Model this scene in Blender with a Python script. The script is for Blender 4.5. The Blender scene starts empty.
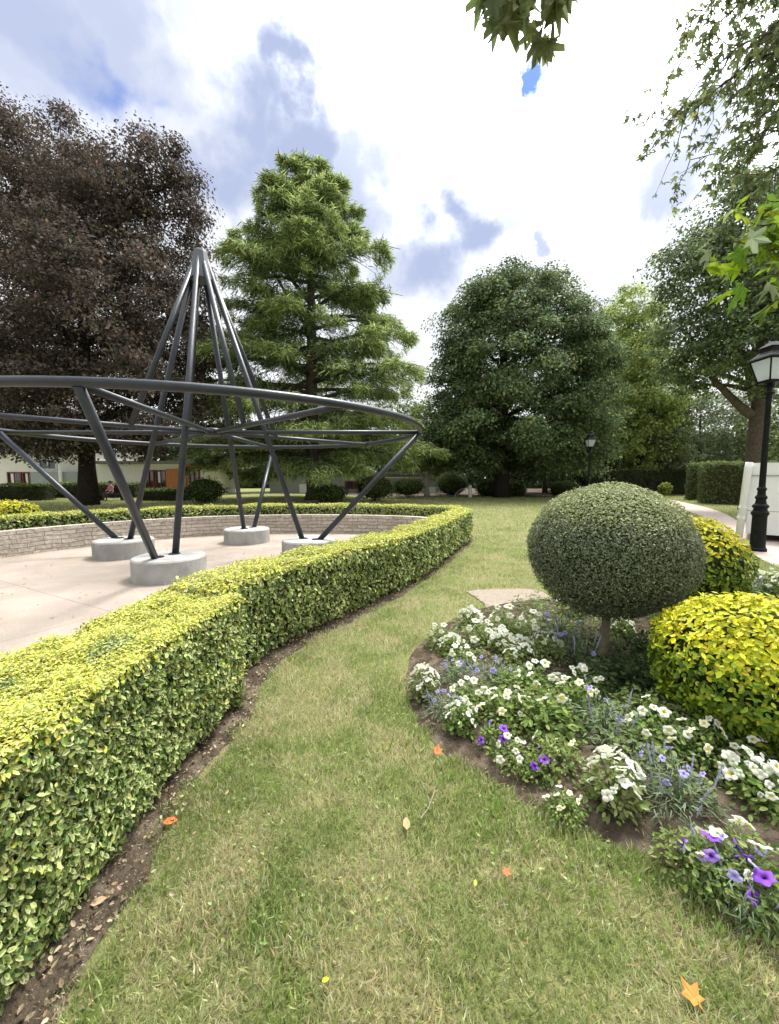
import bpy, math, random
import numpy as np
from mathutils import Vector
C = bpy.context.scene
COL = C.collection
R = math.radians
rng = np.random.default_rng(7)
random.seed(7)

# ------------------------------------------------------------------ camera
F = 400.0; W, H = 779, 1024; PITCH = math.atan(34/400.0); EYE = 1.5
cam = bpy.data.cameras.new('camera'); cam_o = bpy.data.objects.new('camera', cam); COL.objects.link(cam_o)
cam.sensor_fit = 'HORIZONTAL'; cam.sensor_width = 36; cam.lens = F/W*36
cam.clip_start = 0.05; cam.clip_end = 2000
cam_o.location = (0, 0, EYE); cam_o.rotation_euler = (R(90)-PITCH, 0, 0)
C.camera = cam_o
def ray(u, y):
    a, b = (u-W/2)/F, (H/2-y)/F
    c, s = math.cos(PITCH), math.sin(PITCH)
    return np.array([a, c+b*s, -s+b*c])
def G(u, y, z=0.0):                       # the ground point seen at a place of the photograph
    d = ray(u, y); t = (z-EYE)/d[2]
    return np.array([d[0]*t, d[1]*t, z])
def P(u, y, Y):                           # the point seen there at a distance Y ahead
    d = ray(u, y); t = Y/d[1]
    return np.array([d[0]*t, Y, EYE+d[2]*t])

# ------------------------------------------------------------------ sky, sun, exposure
SUN_EL, SUN_AZ = 64, 38                   # behind the bright cloud, ahead and a little to the right
sun_dir = np.array([math.sin(R(SUN_AZ))*math.cos(R(SUN_EL)), math.cos(R(SUN_AZ))*math.cos(R(SUN_EL)), math.sin(R(SUN_EL))])
w = bpy.data.worlds.new('World'); C.world = w; w.use_nodes = True
nt = w.node_tree; N = nt.nodes; L = nt.links
for n in list(N): N.remove(n)
def nd(tree, kind, **kw):
    n = tree.nodes.new(kind)
    for k, v in kw.items(): setattr(n, k, v)
    return n
out = nd(nt, 'ShaderNodeOutputWorld'); bg = nd(nt, 'ShaderNodeBackground'); bg.inputs[1].default_value = 0.1
L.new(bg.outputs[0], out.inputs[0])
sky = nd(nt, 'ShaderNodeTexSky', sky_type='NISHITA'); sky.sun_disc = False
sky.sun_elevation = R(SUN_EL); sky.sun_rotation = R(SUN_AZ)
tc = nd(nt, 'ShaderNodeTexCoord')
nz = nd(nt, 'ShaderNodeTexNoise'); nz.inputs['Scale'].default_value = 6.5; nz.inputs['Detail'].default_value = 7
nz.inputs['Roughness'].default_value = 0.55
L.new(tc.outputs['Generated'], nz.inputs['Vector'])
sub = nd(nt, 'ShaderNodeVectorMath', operation='SUBTRACT'); sub.inputs[1].default_value = (0.5, 0.5, 0.5); L.new(nz.outputs['Color'], sub.inputs[0])
scl = nd(nt, 'ShaderNodeVectorMath', operation='SCALE'); scl.inputs['Scale'].default_value = 0.30; L.new(sub.outputs[0], scl.inputs[0])
add = nd(nt, 'ShaderNodeVectorMath', operation='ADD'); L.new(tc.outputs['Generated'], add.inputs[0]); L.new(scl.outputs[0], add.inputs[1])
def blobs(lst):
    prev = None
    for (u, y, r, wt) in lst:
        c = ray(u, y); c = c/np.linalg.norm(c); c2 = ray(u+r*0.7, y+r*0.7); c2 = c2/np.linalg.norm(c2); rad = float(np.linalg.norm(c2-c))
        d = nd(nt, 'ShaderNodeVectorMath', operation='DISTANCE'); L.new(add.outputs[0], d.inputs[0]); d.inputs[1].default_value = tuple(c)
        m = nd(nt, 'ShaderNodeMapRange', interpolation_type='SMOOTHSTEP'); L.new(d.outputs['Value'], m.inputs[0])
        m.inputs[1].default_value = rad*0.4; m.inputs[2].default_value = rad*1.9; m.inputs[3].default_value = wt; m.inputs[4].default_value = 0
        if prev is None: prev = m.outputs[0]
        else:
            x = nd(nt, 'ShaderNodeMath', operation='MAXIMUM'); L.new(prev, x.inputs[0]); L.new(m.outputs[0], x.inputs[1]); prev = x.outputs[0]
    return prev
grey = blobs([(250,130,60,1),(300,92,42,1),(225,185,50,1),(345,190,52,.9),(290,150,62,1),(205,42,26,.6),(425,262,40,1),(472,232,36,1),(505,222,26,.8),
              (390,275,28,.7),(90,70,230,.42),(330,170,170,.35),(480,250,90,.35),(690,200,90,.4),(30,25,120,.95),(120,15,80,.85),(140,70,60,.6),(20,95,80,.8),(190,-40,90,.7),(435,102,15,.7),(590,162,13,.5),(540,234,13,.9),(655,190,45,.9),(690,165,45,.9),
              (632,265,17,.5),(-150,120,160,.6),(930,200,140,.6)])
blue = blobs([(508,60,22,1.2),(435,102,16,.8),(112,103,34,.75),(150,118,28,.4),(88,108,30,.4)])
# white cloud, brighter towards the hidden sun
dot = nd(nt, 'ShaderNodeVectorMath', operation='DOT_PRODUCT'); L.new(tc.outputs['Generated'], dot.inputs[0]); dot.inputs[1].default_value = tuple(sun_dir)
glow = nd(nt, 'ShaderNodeMapRange', interpolation_type='SMOOTHSTEP'); L.new(dot.outputs['Value'], glow.inputs[0])
glow.inputs[1].default_value = 0.70; glow.inputs[2].default_value = 1.0; glow.inputs[3].default_value = 6.6; glow.inputs[4].default_value = 40
nz2 = nd(nt, 'ShaderNodeTexNoise'); nz2.inputs['Scale'].default_value = 3.0; nz2.inputs['Detail'].default_value = 5
L.new(tc.outputs['Generated'], nz2.inputs['Vector'])
mr = nd(nt, 'ShaderNodeMapRange'); L.new(nz2.outputs['Fac'], mr.inputs[0]); mr.inputs[1].default_value = .3; mr.inputs[2].default_value = .7; mr.inputs[3].default_value = .80; mr.inputs[4].default_value = 1.15
mul = nd(nt, 'ShaderNodeMath', operation='MULTIPLY'); L.new(glow.outputs[0], mul.inputs[0]); L.new(mr.outputs[0], mul.inputs[1])
wc = nd(nt, 'ShaderNodeMixRGB', blend_type='MULTIPLY'); wc.inputs[0].default_value = 1; wc.inputs[1].default_value = (.97, .985, 1.0, 1)
L.new(mul.outputs[0], wc.inputs[2])
gm = nd(nt, 'ShaderNodeMixRGB'); L.new(grey, gm.inputs[0]); L.new(wc.outputs[0], gm.inputs[1]); gm.inputs[2].default_value = (2.65, 3.05, 4.3, 1)
sk = nd(nt, 'ShaderNodeMixRGB', blend_type='MULTIPLY'); sk.inputs[0].default_value = 1; L.new(sky.outputs[0], sk.inputs[1]); sk.inputs[2].default_value = (.42, .60, 1.0, 1)
bm_ = nd(nt, 'ShaderNodeMixRGB'); L.new(blue, bm_.inputs[0]); L.new(gm.outputs[0], bm_.inputs[1]); L.new(sk.outputs[0], bm_.inputs[2])
L.new(bm_.outputs[0], bg.inputs[0])
sl = bpy.data.lights.new('sun', 'SUN'); sl.energy = 3.0; sl.angle = R(14); sl.color = (1, .955, .88)
so = bpy.data.objects.new('sun', sl); COL.objects.link(so)
so.rotation_euler = Vector(sun_dir).to_track_quat('Z', 'Y').to_euler()
vs = C.view_settings; vs.view_transform = 'Standard'; vs.look = 'None'; vs.exposure = 0.95; vs.gamma = 1; vs.use_curve_mapping = False
C.cycles.max_bounces = 6; C.cycles.transparent_max_bounces = 8; C.cycles.use_denoising = True
try: C.cycles.use_adaptive_sampling = True; C.cycles.adaptive_threshold = 0.02
except Exception: pass

# ------------------------------------------------------------------ helpers
def unit(v): return v/np.maximum(np.linalg.norm(v, axis=-1, keepdims=True), 1e-9)
def _h(i, j, k, s):
    n = (i*374761393 + j*668265263 + k*2147483647 + s*974711) & 0x7fffffff
    n = ((n ^ (n >> 13))*1274126177) & 0x7fffffff
    return ((n ^ (n >> 16)) & 0xffff)/65535.0
def vnoise(p, scale=1.0, seed=0):         # value noise, p (N,2|3) -> 0..1
    p = np.asarray(p, float)*scale
    if p.shape[1] == 2: p = np.c_[p, np.zeros(len(p))]
    i = np.floor(p).astype(np.int64); f = p-i; f = f*f*(3-2*f); r = 0
    for dx in (0, 1):
        for dy in (0, 1):
            for dz in (0, 1):
                wt = (f[:,0] if dx else 1-f[:,0])*(f[:,1] if dy else 1-f[:,1])*(f[:,2] if dz else 1-f[:,2])
                r = r+wt*_h(i[:,0]+dx, i[:,1]+dy, i[:,2]+dz, seed)
    return r
def fbm(p, scale, seed=0): return .55*vnoise(p, scale, seed)+.3*vnoise(p, scale*2.1, seed+1)+.15*vnoise(p, scale*4.3, seed+2)
def inside(p, poly):
    poly = np.asarray(poly)[:, :2]; x, y = p[:,0], p[:,1]; r = np.zeros(len(p), bool); n = len(poly)
    for a in range(n):
        x0, y0 = poly[a]; x1, y1 = poly[(a+1) % n]
        if y0 == y1: continue
        c = ((y0 > y) != (y1 > y)) & (x < (x1-x0)*(y-y0)/(y1-y0)+x0); r ^= c
    return r
def spline(pts, n):                       # Catmull-Rom through points, n samples evenly spread by length
    p = np.asarray(pts, float); q = np.vstack([2*p[0]-p[1], p, 2*p[-1]-p[-2]]); o = []
    for a in range(len(p)-1):
        t = np.linspace(0, 1, 16, endpoint=False)[:, None]; p0, p1, p2, p3 = q[a:a+4]
        o.append(.5*((2*p1)+(-p0+p2)*t+(2*p0-5*p1+4*p2-p3)*t**2+(-p0+3*p1-3*p2+p3)*t**3))
    o = np.vstack(o+[p[-1:]]); s = np.r_[0, np.cumsum(np.linalg.norm(np.diff(o, axis=0), axis=1))]
    t = np.linspace(0, s[-1], n)
    return np.stack([np.interp(t, s, o[:,k]) for k in range(o.shape[1])], 1)
def link(o, parent=None):
    COL.objects.link(o)
    if parent is not None: o.parent = parent
    return o
def mesh_raw(name, v, loops, sizes, m, parent=None, cols=None, smooth=False):
    me = bpy.data.meshes.new(name); v = np.asarray(v, np.float32); loops = np.asarray(loops, np.int32); sizes = np.asarray(sizes, np.int32)
    me.vertices.add(len(v)); me.vertices.foreach_set('co', v.ravel())
    me.loops.add(len(loops)); me.loops.foreach_set('vertex_index', loops)
    me.polygons.add(len(sizes)); me.polygons.foreach_set('loop_start', np.r_[0, np.cumsum(sizes)[:-1]].astype(np.int32))
    me.polygons.foreach_set('use_smooth', np.full(len(sizes), smooth, bool))
    if cols is not None:
        a = me.color_attributes.new('col', 'FLOAT_COLOR', 'POINT'); c = np.ones((len(v), 4), np.float32); c[:, :3] = cols; a.data.foreach_set('color', c.ravel())
    me.update(calc_edges=True); me.materials.append(m)
    return link(bpy.data.objects.new(name, me), parent)
class MB:                                 # collects shapes, links them as ONE mesh object
    def __init__(s): s.v = []; s.f = []; s.n = 0
    def add(s, v, f):
        s.v.append(np.asarray(v, float)); s.f += [[i+s.n for i in q] for q in f]; s.n += len(v); return s
    def box(s, c, d, rz=0, rx=0, ry=0, taper=1.0):
        x, y, z = np.array(d)/2
        v = np.array([[-x,-y,-z],[x,-y,-z],[x,y,-z],[-x,y,-z],[-x*taper,-y*taper,z],[x*taper,-y*taper,z],[x*taper,y*taper,z],[-x*taper,y*taper,z]])
        for ax, an in ((0, rx), (1, ry), (2, rz)):
            if an:
                c_, s_ = math.cos(an), math.sin(an); a, b = [(1,2),(2,0),(0,1)][ax]; v2 = v.copy(); v2[:,a] = v[:,a]*c_-v[:,b]*s_; v2[:,b] = v[:,a]*s_+v[:,b]*c_; v = v2
        return s.add(v+np.array(c), [[3,2,1,0],[4,5,6,7],[0,1,5,4],[1,2,6,5],[2,3,7,6],[3,0,4,7]])
    def tube(s, pts, rad, seg=8, closed=False, cap=True):
        p = np.asarray(pts, float); n = len(p); rad = np.broadcast_to(rad, (n,))
        t = np.gradient(p, axis=0) if not closed else np.roll(p, -1, 0)-np.roll(p, 1, 0)
        t = unit(t); a = np.where(np.abs(t[:, 2:3]) < .9, np.array([[0,0,1.]]), np.array([[1.,0,0]]))
        if n > 2 and not closed: a = np.broadcast_to(a[0], t.shape)
        b = unit(np.cross(t, a)); c = np.cross(b, t); th = np.arange(seg)*2*math.pi/seg
        v = (p[:,None]+rad[:,None,None]*(b[:,None]*np.cos(th)[None,:,None]+c[:,None]*np.sin(th)[None,:,None])).reshape(-1, 3)
        f = []
        for i in range(n if closed else n-1):
            j = (i+1) % n
            f += [[i*seg+k, i*seg+(k+1) % seg, j*seg+(k+1) % seg, j*seg+k] for k in range(seg)]
        if cap and not closed: f += [list(range(seg))[::-1], [(n-1)*seg+k for k in range(seg)]]
        return s.add(v, f)
    def lathe(s, prof, c=(0,0,0), seg=20, sq=None):
        n = len(prof); th = np.arange(seg)*2*math.pi/seg+(math.pi/seg if sq else 0); v = []
        for r, z in prof: v += [[c[0]+r*math.cos(t), c[1]+r*math.sin(t), c[2]+z] for t in th]
        f = [[i*seg+k, i*seg+(k+1) % seg, (i+1)*seg+(k+1) % seg, (i+1)*seg+k] for i in range(n-1) for k in range(seg)]
        f += [list(range(seg))[::-1], [(n-1)*seg+k for k in range(seg)]]
        return s.add(v, f)
    def build(s, name, m, parent=None, smooth=False, cols=None):
        return mesh_raw(name, np.vstack(s.v), [i for q in s.f for i in q], [len(q) for q in s.f], m, parent, cols, smooth)
def tag(o, label=None, cat=None, group=None, kind=None):
    for k, v in (('label', label), ('category', cat), ('group', group), ('kind', kind)):
        if v: o[k] = v
    return o
def thing(name, label, cat, loc=(0,0,0), group=None):
    o = bpy.data.objects.new(name, None); COL.objects.link(o); o.location = tuple(loc); o.empty_display_size = .2
    return tag(o, label, cat, group)
def copy_tree(o, parent=None):
    c = o.copy(); COL.objects.link(c); c.parent = parent
    for ch in o.children: copy_tree(ch, c)
    return c

# leaf shapes: x along the leaf, y across, z out of it; the flag marks the margin
T_QUAD = (np.array([[0,0,0],[.5,.3,.05],[1,0,-.05],[.5,-.3,.05]]), [[0,1,2],[0,2,3]], np.array([0,1,1,1]))
T_OVATE = (np.array([[0,0,0],[.5,0,-.05],[1,0,.0],[.25,.25,.05],[.65,.24,.05],[.25,-.25,.05],[.65,-.24,.05]]),
           [[0,1,3],[1,4,3],[1,2,4],[0,5,1],[1,5,6],[1,6,2]], np.array([0,0,1,1,1,1,1]))
T_BLADE = (np.array([[0,.055,0],[0,-.055,0],[.55,.045,.03],[.55,-.045,.03],[1,0,-.1]]), [[0,1,3,2],[2,3,4]], np.array([0,0,0,0,1]))
T_GRASS = (np.array([[0,.055,0],[0,-.055,0],[.55,.04,.06],[.55,-.04,.06],[1,0,.25]]), [[0,1,3,2],[2,3,4]], np.array([0,0,0,0,1]))
T_GRASS1 = (np.array([[0,.07,0],[0,-.07,0],[1,0,.2]]), [[0,1,2]], np.array([0,0,1]))
def _maple():
    pts = []
    for ang, r in ((-155,.20),(-112,.50),(-84,.30),(-62,.66),(-46,.80),(-27,.38),(-9,.66),(0,1.0),(9,.66),(27,.38),(42,.72),(54,.82),(84,.30),(112,.54),(155,.20)):
        pts.append([.12+r*.78*math.cos(R(ang)), r*.72*math.sin(R(ang)), -.30*r*r+.05*math.sin(ang*.11)])
    v = np.array([[.1,0,.02]]+pts); n = len(pts)
    return (v, [[0,1+i,2+i] for i in range(n-1)]+[[0,n,1]], np.r_[0, np.ones(n)].astype(int))
T_MAPLE = _maple(); T_FALLEN = None
def _fallen():
    pts = [[.12+q*.78*math.cos(R(a)), q*.74*math.sin(R(a)), z] for a, q, z in ((-165,.28,0),(-120,.58,.10),(-92,.40,.02),(-62,.86,.14),(-48,.66,.05),(-30,.50,0),(-12,.72,-.02),(0,1.,.08),(12,.72,-.02),(30,.50,0),(48,.64,.04),(60,.80,.02),(92,.42,-.02),(120,.55,.05),(165,.28,0),(180,.62,-.03))]
    return (np.array([[.12,0,-.02]]+pts), [[0,1+k,1+(k+1) % 15] for k in range(15)]+[[15,16,1]], np.ones(17, int))
T_FALLEN = _fallen()
def leaves(name, pos, nrm, size, tpl, col, m, parent=None, tdir=None, edge=None):
    pos = np.asarray(pos, float); n = len(pos); size = np.broadcast_to(size, (n,)); nrm = unit(nrm)
    t = rng.normal(size=(n, 3)) if tdir is None else tdir
    t = unit(t-nrm*np.sum(t*nrm, 1, keepdims=True)); b = np.cross(nrm, t)
    tv, tf, fl = tpl; k = len(tv)
    v = pos[:,None]+size[:,None,None]*(tv[None,:,0:1]*t[:,None]+tv[None,:,1:2]*b[:,None]+tv[None,:,2:3]*nrm[:,None])
    c = np.repeat(col[:,None], k, 1)
    if edge is not None: c = np.where(fl[None,:,None] == 1, edge[:,None], c)
    loops = np.concatenate([np.array(q) for q in tf]); ls = (np.arange(n)[:,None]*k+loops[None]).ravel(); sz = np.tile([len(q) for q in tf], n)
    return mesh_raw(name, v.reshape(-1, 3), ls, sz, m, parent, c.reshape(-1, 3))
def pal(n, cols, wts=None, jit=.25):
    cols = np.array(cols, float); i = rng.choice(len(cols), n, p=None if wts is None else np.array(wts)/sum(wts))
    return cols[i]*(1+jit*rng.normal(size=(n, 1))).clip(.45, 1.8)*(1+.06*rng.normal(size=(n, 3)))

# ------------------------------------------------------------------ materials
def mat(name, base=(.5,.5,.5), rough=.7, metal=0, spec=.4):
    m = bpy.data.materials.new(name); m.use_nodes = True; b = m.node_tree.nodes['Principled BSDF']
    b.inputs['Base Color'].default_value = (*base, 1); b.inputs['Roughness'].default_value = rough; b.inputs['Metallic'].default_value = metal
    b.inputs['Specular IOR Level'].default_value = spec
    return m, m.node_tree, b
def noisy(name, c1, c2, scale=5, rough=.8, bump=.3, bscale=None, detail=6, metal=0, spec=.3, c3=None, s3=1, dist=.02):
    m, t, b = mat(name, c1, rough, metal, spec); tcx = nd(t, 'ShaderNodeTexCoord')
    n1 = nd(t, 'ShaderNodeTexNoise'); n1.inputs['Scale'].default_value = scale; n1.inputs['Detail'].default_value = detail; n1.inputs['Roughness'].default_value = .65
    t.links.new(tcx.outputs['Object'], n1.inputs['Vector'])
    r = nd(t, 'ShaderNodeMapRange'); t.links.new(n1.outputs['Fac'], r.inputs[0]); r.inputs[1].default_value = .32; r.inputs[2].default_value = .68
    mx = nd(t, 'ShaderNodeMixRGB'); t.links.new(r.outputs[0], mx.inputs[0]); mx.inputs[1].default_value = (*c1, 1); mx.inputs[2].default_value = (*c2, 1); o = mx.outputs[0]
    if c3:
        n3 = nd(t, 'ShaderNodeTexNoise'); n3.inputs['Scale'].default_value = s3; n3.inputs['Detail'].default_value = 4; t.links.new(tcx.outputs['Object'], n3.inputs['Vector'])
        r3 = nd(t, 'ShaderNodeMapRange'); t.links.new(n3.outputs['Fac'], r3.inputs[0]); r3.inputs[1].default_value = .48; r3.inputs[2].default_value = .66
        m3 = nd(t, 'ShaderNodeMixRGB'); t.links.new(r3.outputs[0], m3.inputs[0]); t.links.new(o, m3.inputs[1]); m3.inputs[2].default_value = (*c3, 1); o = m3.outputs[0]
    t.links.new(o, b.inputs['Base Color'])
    if bump:
        n2 = nd(t, 'ShaderNodeTexNoise'); n2.inputs['Scale'].default_value = bscale or scale*4; n2.inputs['Detail'].default_value = 5; t.links.new(tcx.outputs['Object'], n2.inputs['Vector'])
        bp = nd(t, 'ShaderNodeBump'); bp.inputs['Strength'].default_value = bump; bp.inputs['Distance'].default_value = dist
        t.links.new(n2.outputs['Fac'], bp.inputs['Height']); t.links.new(bp.outputs[0], b.inputs['Normal'])
    return m
def leafmat(name, rough=.5, trans=.3, spec=.35):
    m = bpy.data.materials.new(name); m.use_nodes = True; t = m.node_tree; b = t.nodes['Principled BSDF']; o = t.nodes['Material Output']
    a = nd(t, 'ShaderNodeAttribute', attribute_name='col'); t.links.new(a.outputs['Color'], b.inputs['Base Color'])
    b.inputs['Roughness'].default_value = rough; b.inputs['Specular IOR Level'].default_value = spec
    if trans:
        tr = nd(t, 'ShaderNodeBsdfTranslucent'); t.links.new(a.outputs['Color'], tr.inputs[0]); mx = nd(t, 'ShaderNodeMixShader'); mx.inputs[0].default_value = trans
        t.links.new(b.outputs[0], mx.inputs[1]); t.links.new(tr.outputs[0], mx.inputs[2]); t.links.new(mx.outputs[0], o.inputs[0])
    return m
M_LEAF = leafmat('leaf_matt', .7, .42, .12); M_GLOSS = leafmat('leaf_glossy', .5, .28, .25); M_GRASS = leafmat('grass_blade', .7, .35, .2); M_PETAL = leafmat('petal', .7, .35, .15)
M_DRY = leafmat('dry_matter', .9, 0, .1)
M_BARK = noisy('bark', (.055,.045,.035), (.12,.10,.08), 9, .95, .8, 25, spec=.1)
M_BARKL = noisy('light_bark', (.15,.13,.085), (.26,.23,.16), 14, .95, .6, 40, spec=.1)
M_BARKD = noisy('dark_bark', (.02,.017,.014), (.05,.04,.033), 9, .95, .8, 25, spec=.1)
M_PALEBARK = noisy('pale_bark', (.30,.29,.25), (.48,.46,.42), 6, .9, .4, 20, spec=.1)
M_TWIG = noisy('twig', (.035,.032,.018), (.075,.06,.035), 30, .95, .6, 90, spec=.05)
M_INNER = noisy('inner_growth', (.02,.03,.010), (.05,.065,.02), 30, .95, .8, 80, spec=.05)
M_SOIL = noisy('soil', (.042,.032,.023), (.09,.07,.05), 16, .97, 1.0, 70, spec=.05, c3=(.15,.12,.088), s3=9)
M_LAWN = noisy('lawn_ground', (.12,.15,.05), (.20,.20,.085), 3.0, .95, .8, 120, spec=.05, c3=(.22,.19,.105), s3=1.7)
M_GRAVEL = noisy('gravel', (.23,.19,.155), (.31,.265,.215), 30, .95, .6, 140, spec=.1)
M_PATH = noisy('path_surface', (.36,.29,.25), (.46,.39,.34), 4, .9, .3, 80, spec=.1)
M_CONC = noisy('concrete', (.31,.305,.29), (.39,.385,.365), 5, .88, .3, 60, spec=.15, c3=(.25,.245,.23), s3=2.4)
M_STEEL = noisy('grey_painted_steel', (.013,.016,.023), (.024,.029,.039), 5, .36, .12, 40, spec=.4)
M_CAP = noisy('grey_cap_steel', (.055,.062,.075), (.08,.09,.105), 3, .5, .08, 40, spec=.4)
M_LAMP = noisy('black_paint', (.005,.006,.006), (.012,.014,.013), 12, .55, .3, 60, spec=.12)
M_WHITE = noisy('white_paint', (.70,.72,.72), (.78,.79,.79), 2, .5, .05, 40, spec=.4)
M_CREAM = noisy('cream_render', (.78,.77,.73), (.84,.83,.80), 2, .85, .1, 60, spec=.2)
M_RED = noisy('red_brown_paint', (.16,.035,.025), (.22,.05,.035), 4, .6, .1, spec=.3)
M_ORANGE = noisy('orange_wood', (.42,.15,.05), (.55,.22,.08), 5, .6, .1, spec=.3)
M_DARK = mat('dark_gap', (.012,.012,.013), .9)[0]
M_GREYW = noisy('grey_wall', (.30,.33,.34), (.38,.41,.42), 3, .8, .1, spec=.2)
M_ROOF = noisy('roof_sheet', (.16,.15,.15), (.22,.21,.2), 4, .8, .2, spec=.2)
M_WIN, _t, _b = mat('window_glass', (.04,.05,.055), .06, 0, .8)
M_LGLASS, _t, _b = mat('opal_lantern_glass', (.72,.76,.80), .3, 0, .5); _tr = nd(_t, 'ShaderNodeBsdfTranslucent'); _tr.inputs[0].default_value = (.80,.84,.88,1); _mx = nd(_t, 'ShaderNodeMixShader'); _mx.inputs[0].default_value = .6; _t.links.new(_b.outputs[0], _mx.inputs[1]); _t.links.new(_tr.outputs[0], _mx.inputs[2]); _t.links.new(_mx.outputs[0], _t.nodes['Material Output'].inputs[0])
def paving():
    m, t, b = mat('pink_paving', (.5,.42,.36), .85, 0, .2); g = nd(t, 'ShaderNodeTexCoord')
    n1 = nd(t, 'ShaderNodeTexNoise'); n1.inputs['Scale'].default_value = 1.3; n1.inputs['Detail'].default_value = 8; t.links.new(g.outputs['Object'], n1.inputs['Vector'])
    n2 = nd(t, 'ShaderNodeTexNoise'); n2.inputs['Scale'].default_value = 60; n2.inputs['Detail'].default_value = 3; t.links.new(g.outputs['Object'], n2.inputs['Vector'])
    r = nd(t, 'ShaderNodeMapRange'); t.links.new(n1.outputs['Fac'], r.inputs[0]); r.inputs[1].default_value = .3; r.inputs[2].default_value = .7
    mx = nd(t, 'ShaderNodeMixRGB'); t.links.new(r.outputs[0], mx.inputs[0]); mx.inputs[1].default_value = (.235,.197,.162,1); mx.inputs[2].default_value = (.325,.278,.235,1)
    r2 = nd(t, 'ShaderNodeMapRange'); t.links.new(n2.outputs['Fac'], r2.inputs[0]); r2.inputs[1].default_value = .3; r2.inputs[2].default_value = .7; r2.inputs[3].default_value = .86; r2.inputs[4].default_value = 1.1
    m2 = nd(t, 'ShaderNodeMixRGB', blend_type='MULTIPLY'); m2.inputs[0].default_value = 1; t.links.new(mx.outputs[0], m2.inputs[1]); t.links.new(r2.outputs[0], m2.inputs[2])
    br = nd(t, 'ShaderNodeTexBrick'); mp = nd(t, 'ShaderNodeMapping'); mp.inputs['Rotation'].default_value = (0, 0, R(28)); t.links.new(g.outputs['Object'], mp.inputs[0]); t.links.new(mp.outputs[0], br.inputs['Vector'])
    br.offset = 0; br.inputs['Scale'].default_value = 1; br.inputs['Brick Width'].default_value = 2.4; br.inputs['Row Height'].default_value = 2.4; br.inputs['Mortar Size'].default_value = .007
    m3 = nd(t, 'ShaderNodeMixRGB'); t.links.new(br.outputs['Fac'], m3.inputs[0]); t.links.new(m2.outputs[0], m3.inputs[1]); m3.inputs[2].default_value = (.19,.16,.14,1)
    t.links.new(m3.outputs[0], b.inputs['Base Color'])
    bp = nd(t, 'ShaderNodeBump'); bp.inputs['Strength'].default_value = .25; bp.inputs['Distance'].default_value = .01; t.links.new(n2.outputs['Fac'], bp.inputs['Height']); t.links.new(bp.outputs[0], b.inputs['Normal'])
    return m
M_PAVE = paving()
def stonework():
    m, t, b = mat('rubble_stone', (.4,.36,.3), .9, 0, .15); uv = nd(t, 'ShaderNodeUVMap'); uv.uv_map = 'uv'
    nz_ = nd(t, 'ShaderNodeTexNoise'); nz_.inputs['Scale'].default_value = 4; t.links.new(uv.outputs[0], nz_.inputs['Vector'])
    mx0 = nd(t, 'ShaderNodeMixRGB'); mx0.inputs[0].default_value = .06; t.links.new(uv.outputs[0], mx0.inputs[1]); t.links.new(nz_.outputs['Color'], mx0.inputs[2])
    br = nd(t, 'ShaderNodeTexBrick'); t.links.new(mx0.outputs[0], br.inputs['Vector']); br.inputs['Scale'].default_value = 1
    br.inputs['Brick Width'].default_value = .26; br.inputs['Row Height'].default_value = .085; br.inputs['Mortar Size'].default_value = .007; br.inputs['Mortar Smooth'].default_value = .4; br.offset = .45; br.squash = 1.5; br.squash_frequency = 3
    br.inputs['Color1'].default_value = (.38,.335,.28,1); br.inputs['Color2'].default_value = (.54,.48,.41,1); br.inputs['Mortar'].default_value = (.29,.25,.21,1); br.inputs['Bias'].default_value = .1
    n2 = nd(t, 'ShaderNodeTexNoise'); n2.inputs['Scale'].default_value = 14; n2.inputs['Detail'].default_value = 6; t.links.new(uv.outputs[0], n2.inputs['Vector'])
    r2 = nd(t, 'ShaderNodeMapRange'); t.links.new(n2.outputs['Fac'], r2.inputs[0]); r2.inputs[1].default_value = .3; r2.inputs[2].default_value = .7; r2.inputs[3].default_value = .7; r2.inputs[4].default_value = 1.15
    m2 = nd(t, 'ShaderNodeMixRGB', blend_type='MULTIPLY'); m2.inputs[0].default_value = 1; t.links.new(br.outputs['Color'], m2.inputs[1]); t.links.new(r2.outputs[0], m2.inputs[2]); t.links.new(m2.outputs[0], b.inputs['Base Color'])
    sb = nd(t, 'ShaderNodeMath', operation='SUBTRACT'); t.links.new(n2.outputs['Fac'], sb.inputs[0]); t.links.new(br.outputs['Fac'], sb.inputs[1])
    bp = nd(t, 'ShaderNodeBump'); bp.inputs['Strength'].default_value = .9; bp.inputs['Distance'].default_value = .025; t.links.new(sb.outputs[0], bp.inputs['Height']); t.links.new(bp.outputs[0], b.inputs['Normal'])
    return m
M_STONE = stonework()

# ------------------------------------------------------------------ ground, plaza, path, beds
def sheet(name, poly, z, m, kind='structure'):
    v = [[p[0], p[1], z] for p in poly]
    return tag(mesh_raw(name, v, list(range(len(v))), [len(v)], m), kind=kind)
sheet('lawn', [(-600,-200),(600,-200),(600,900),(-600,900)], 0, M_LAWN)
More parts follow.
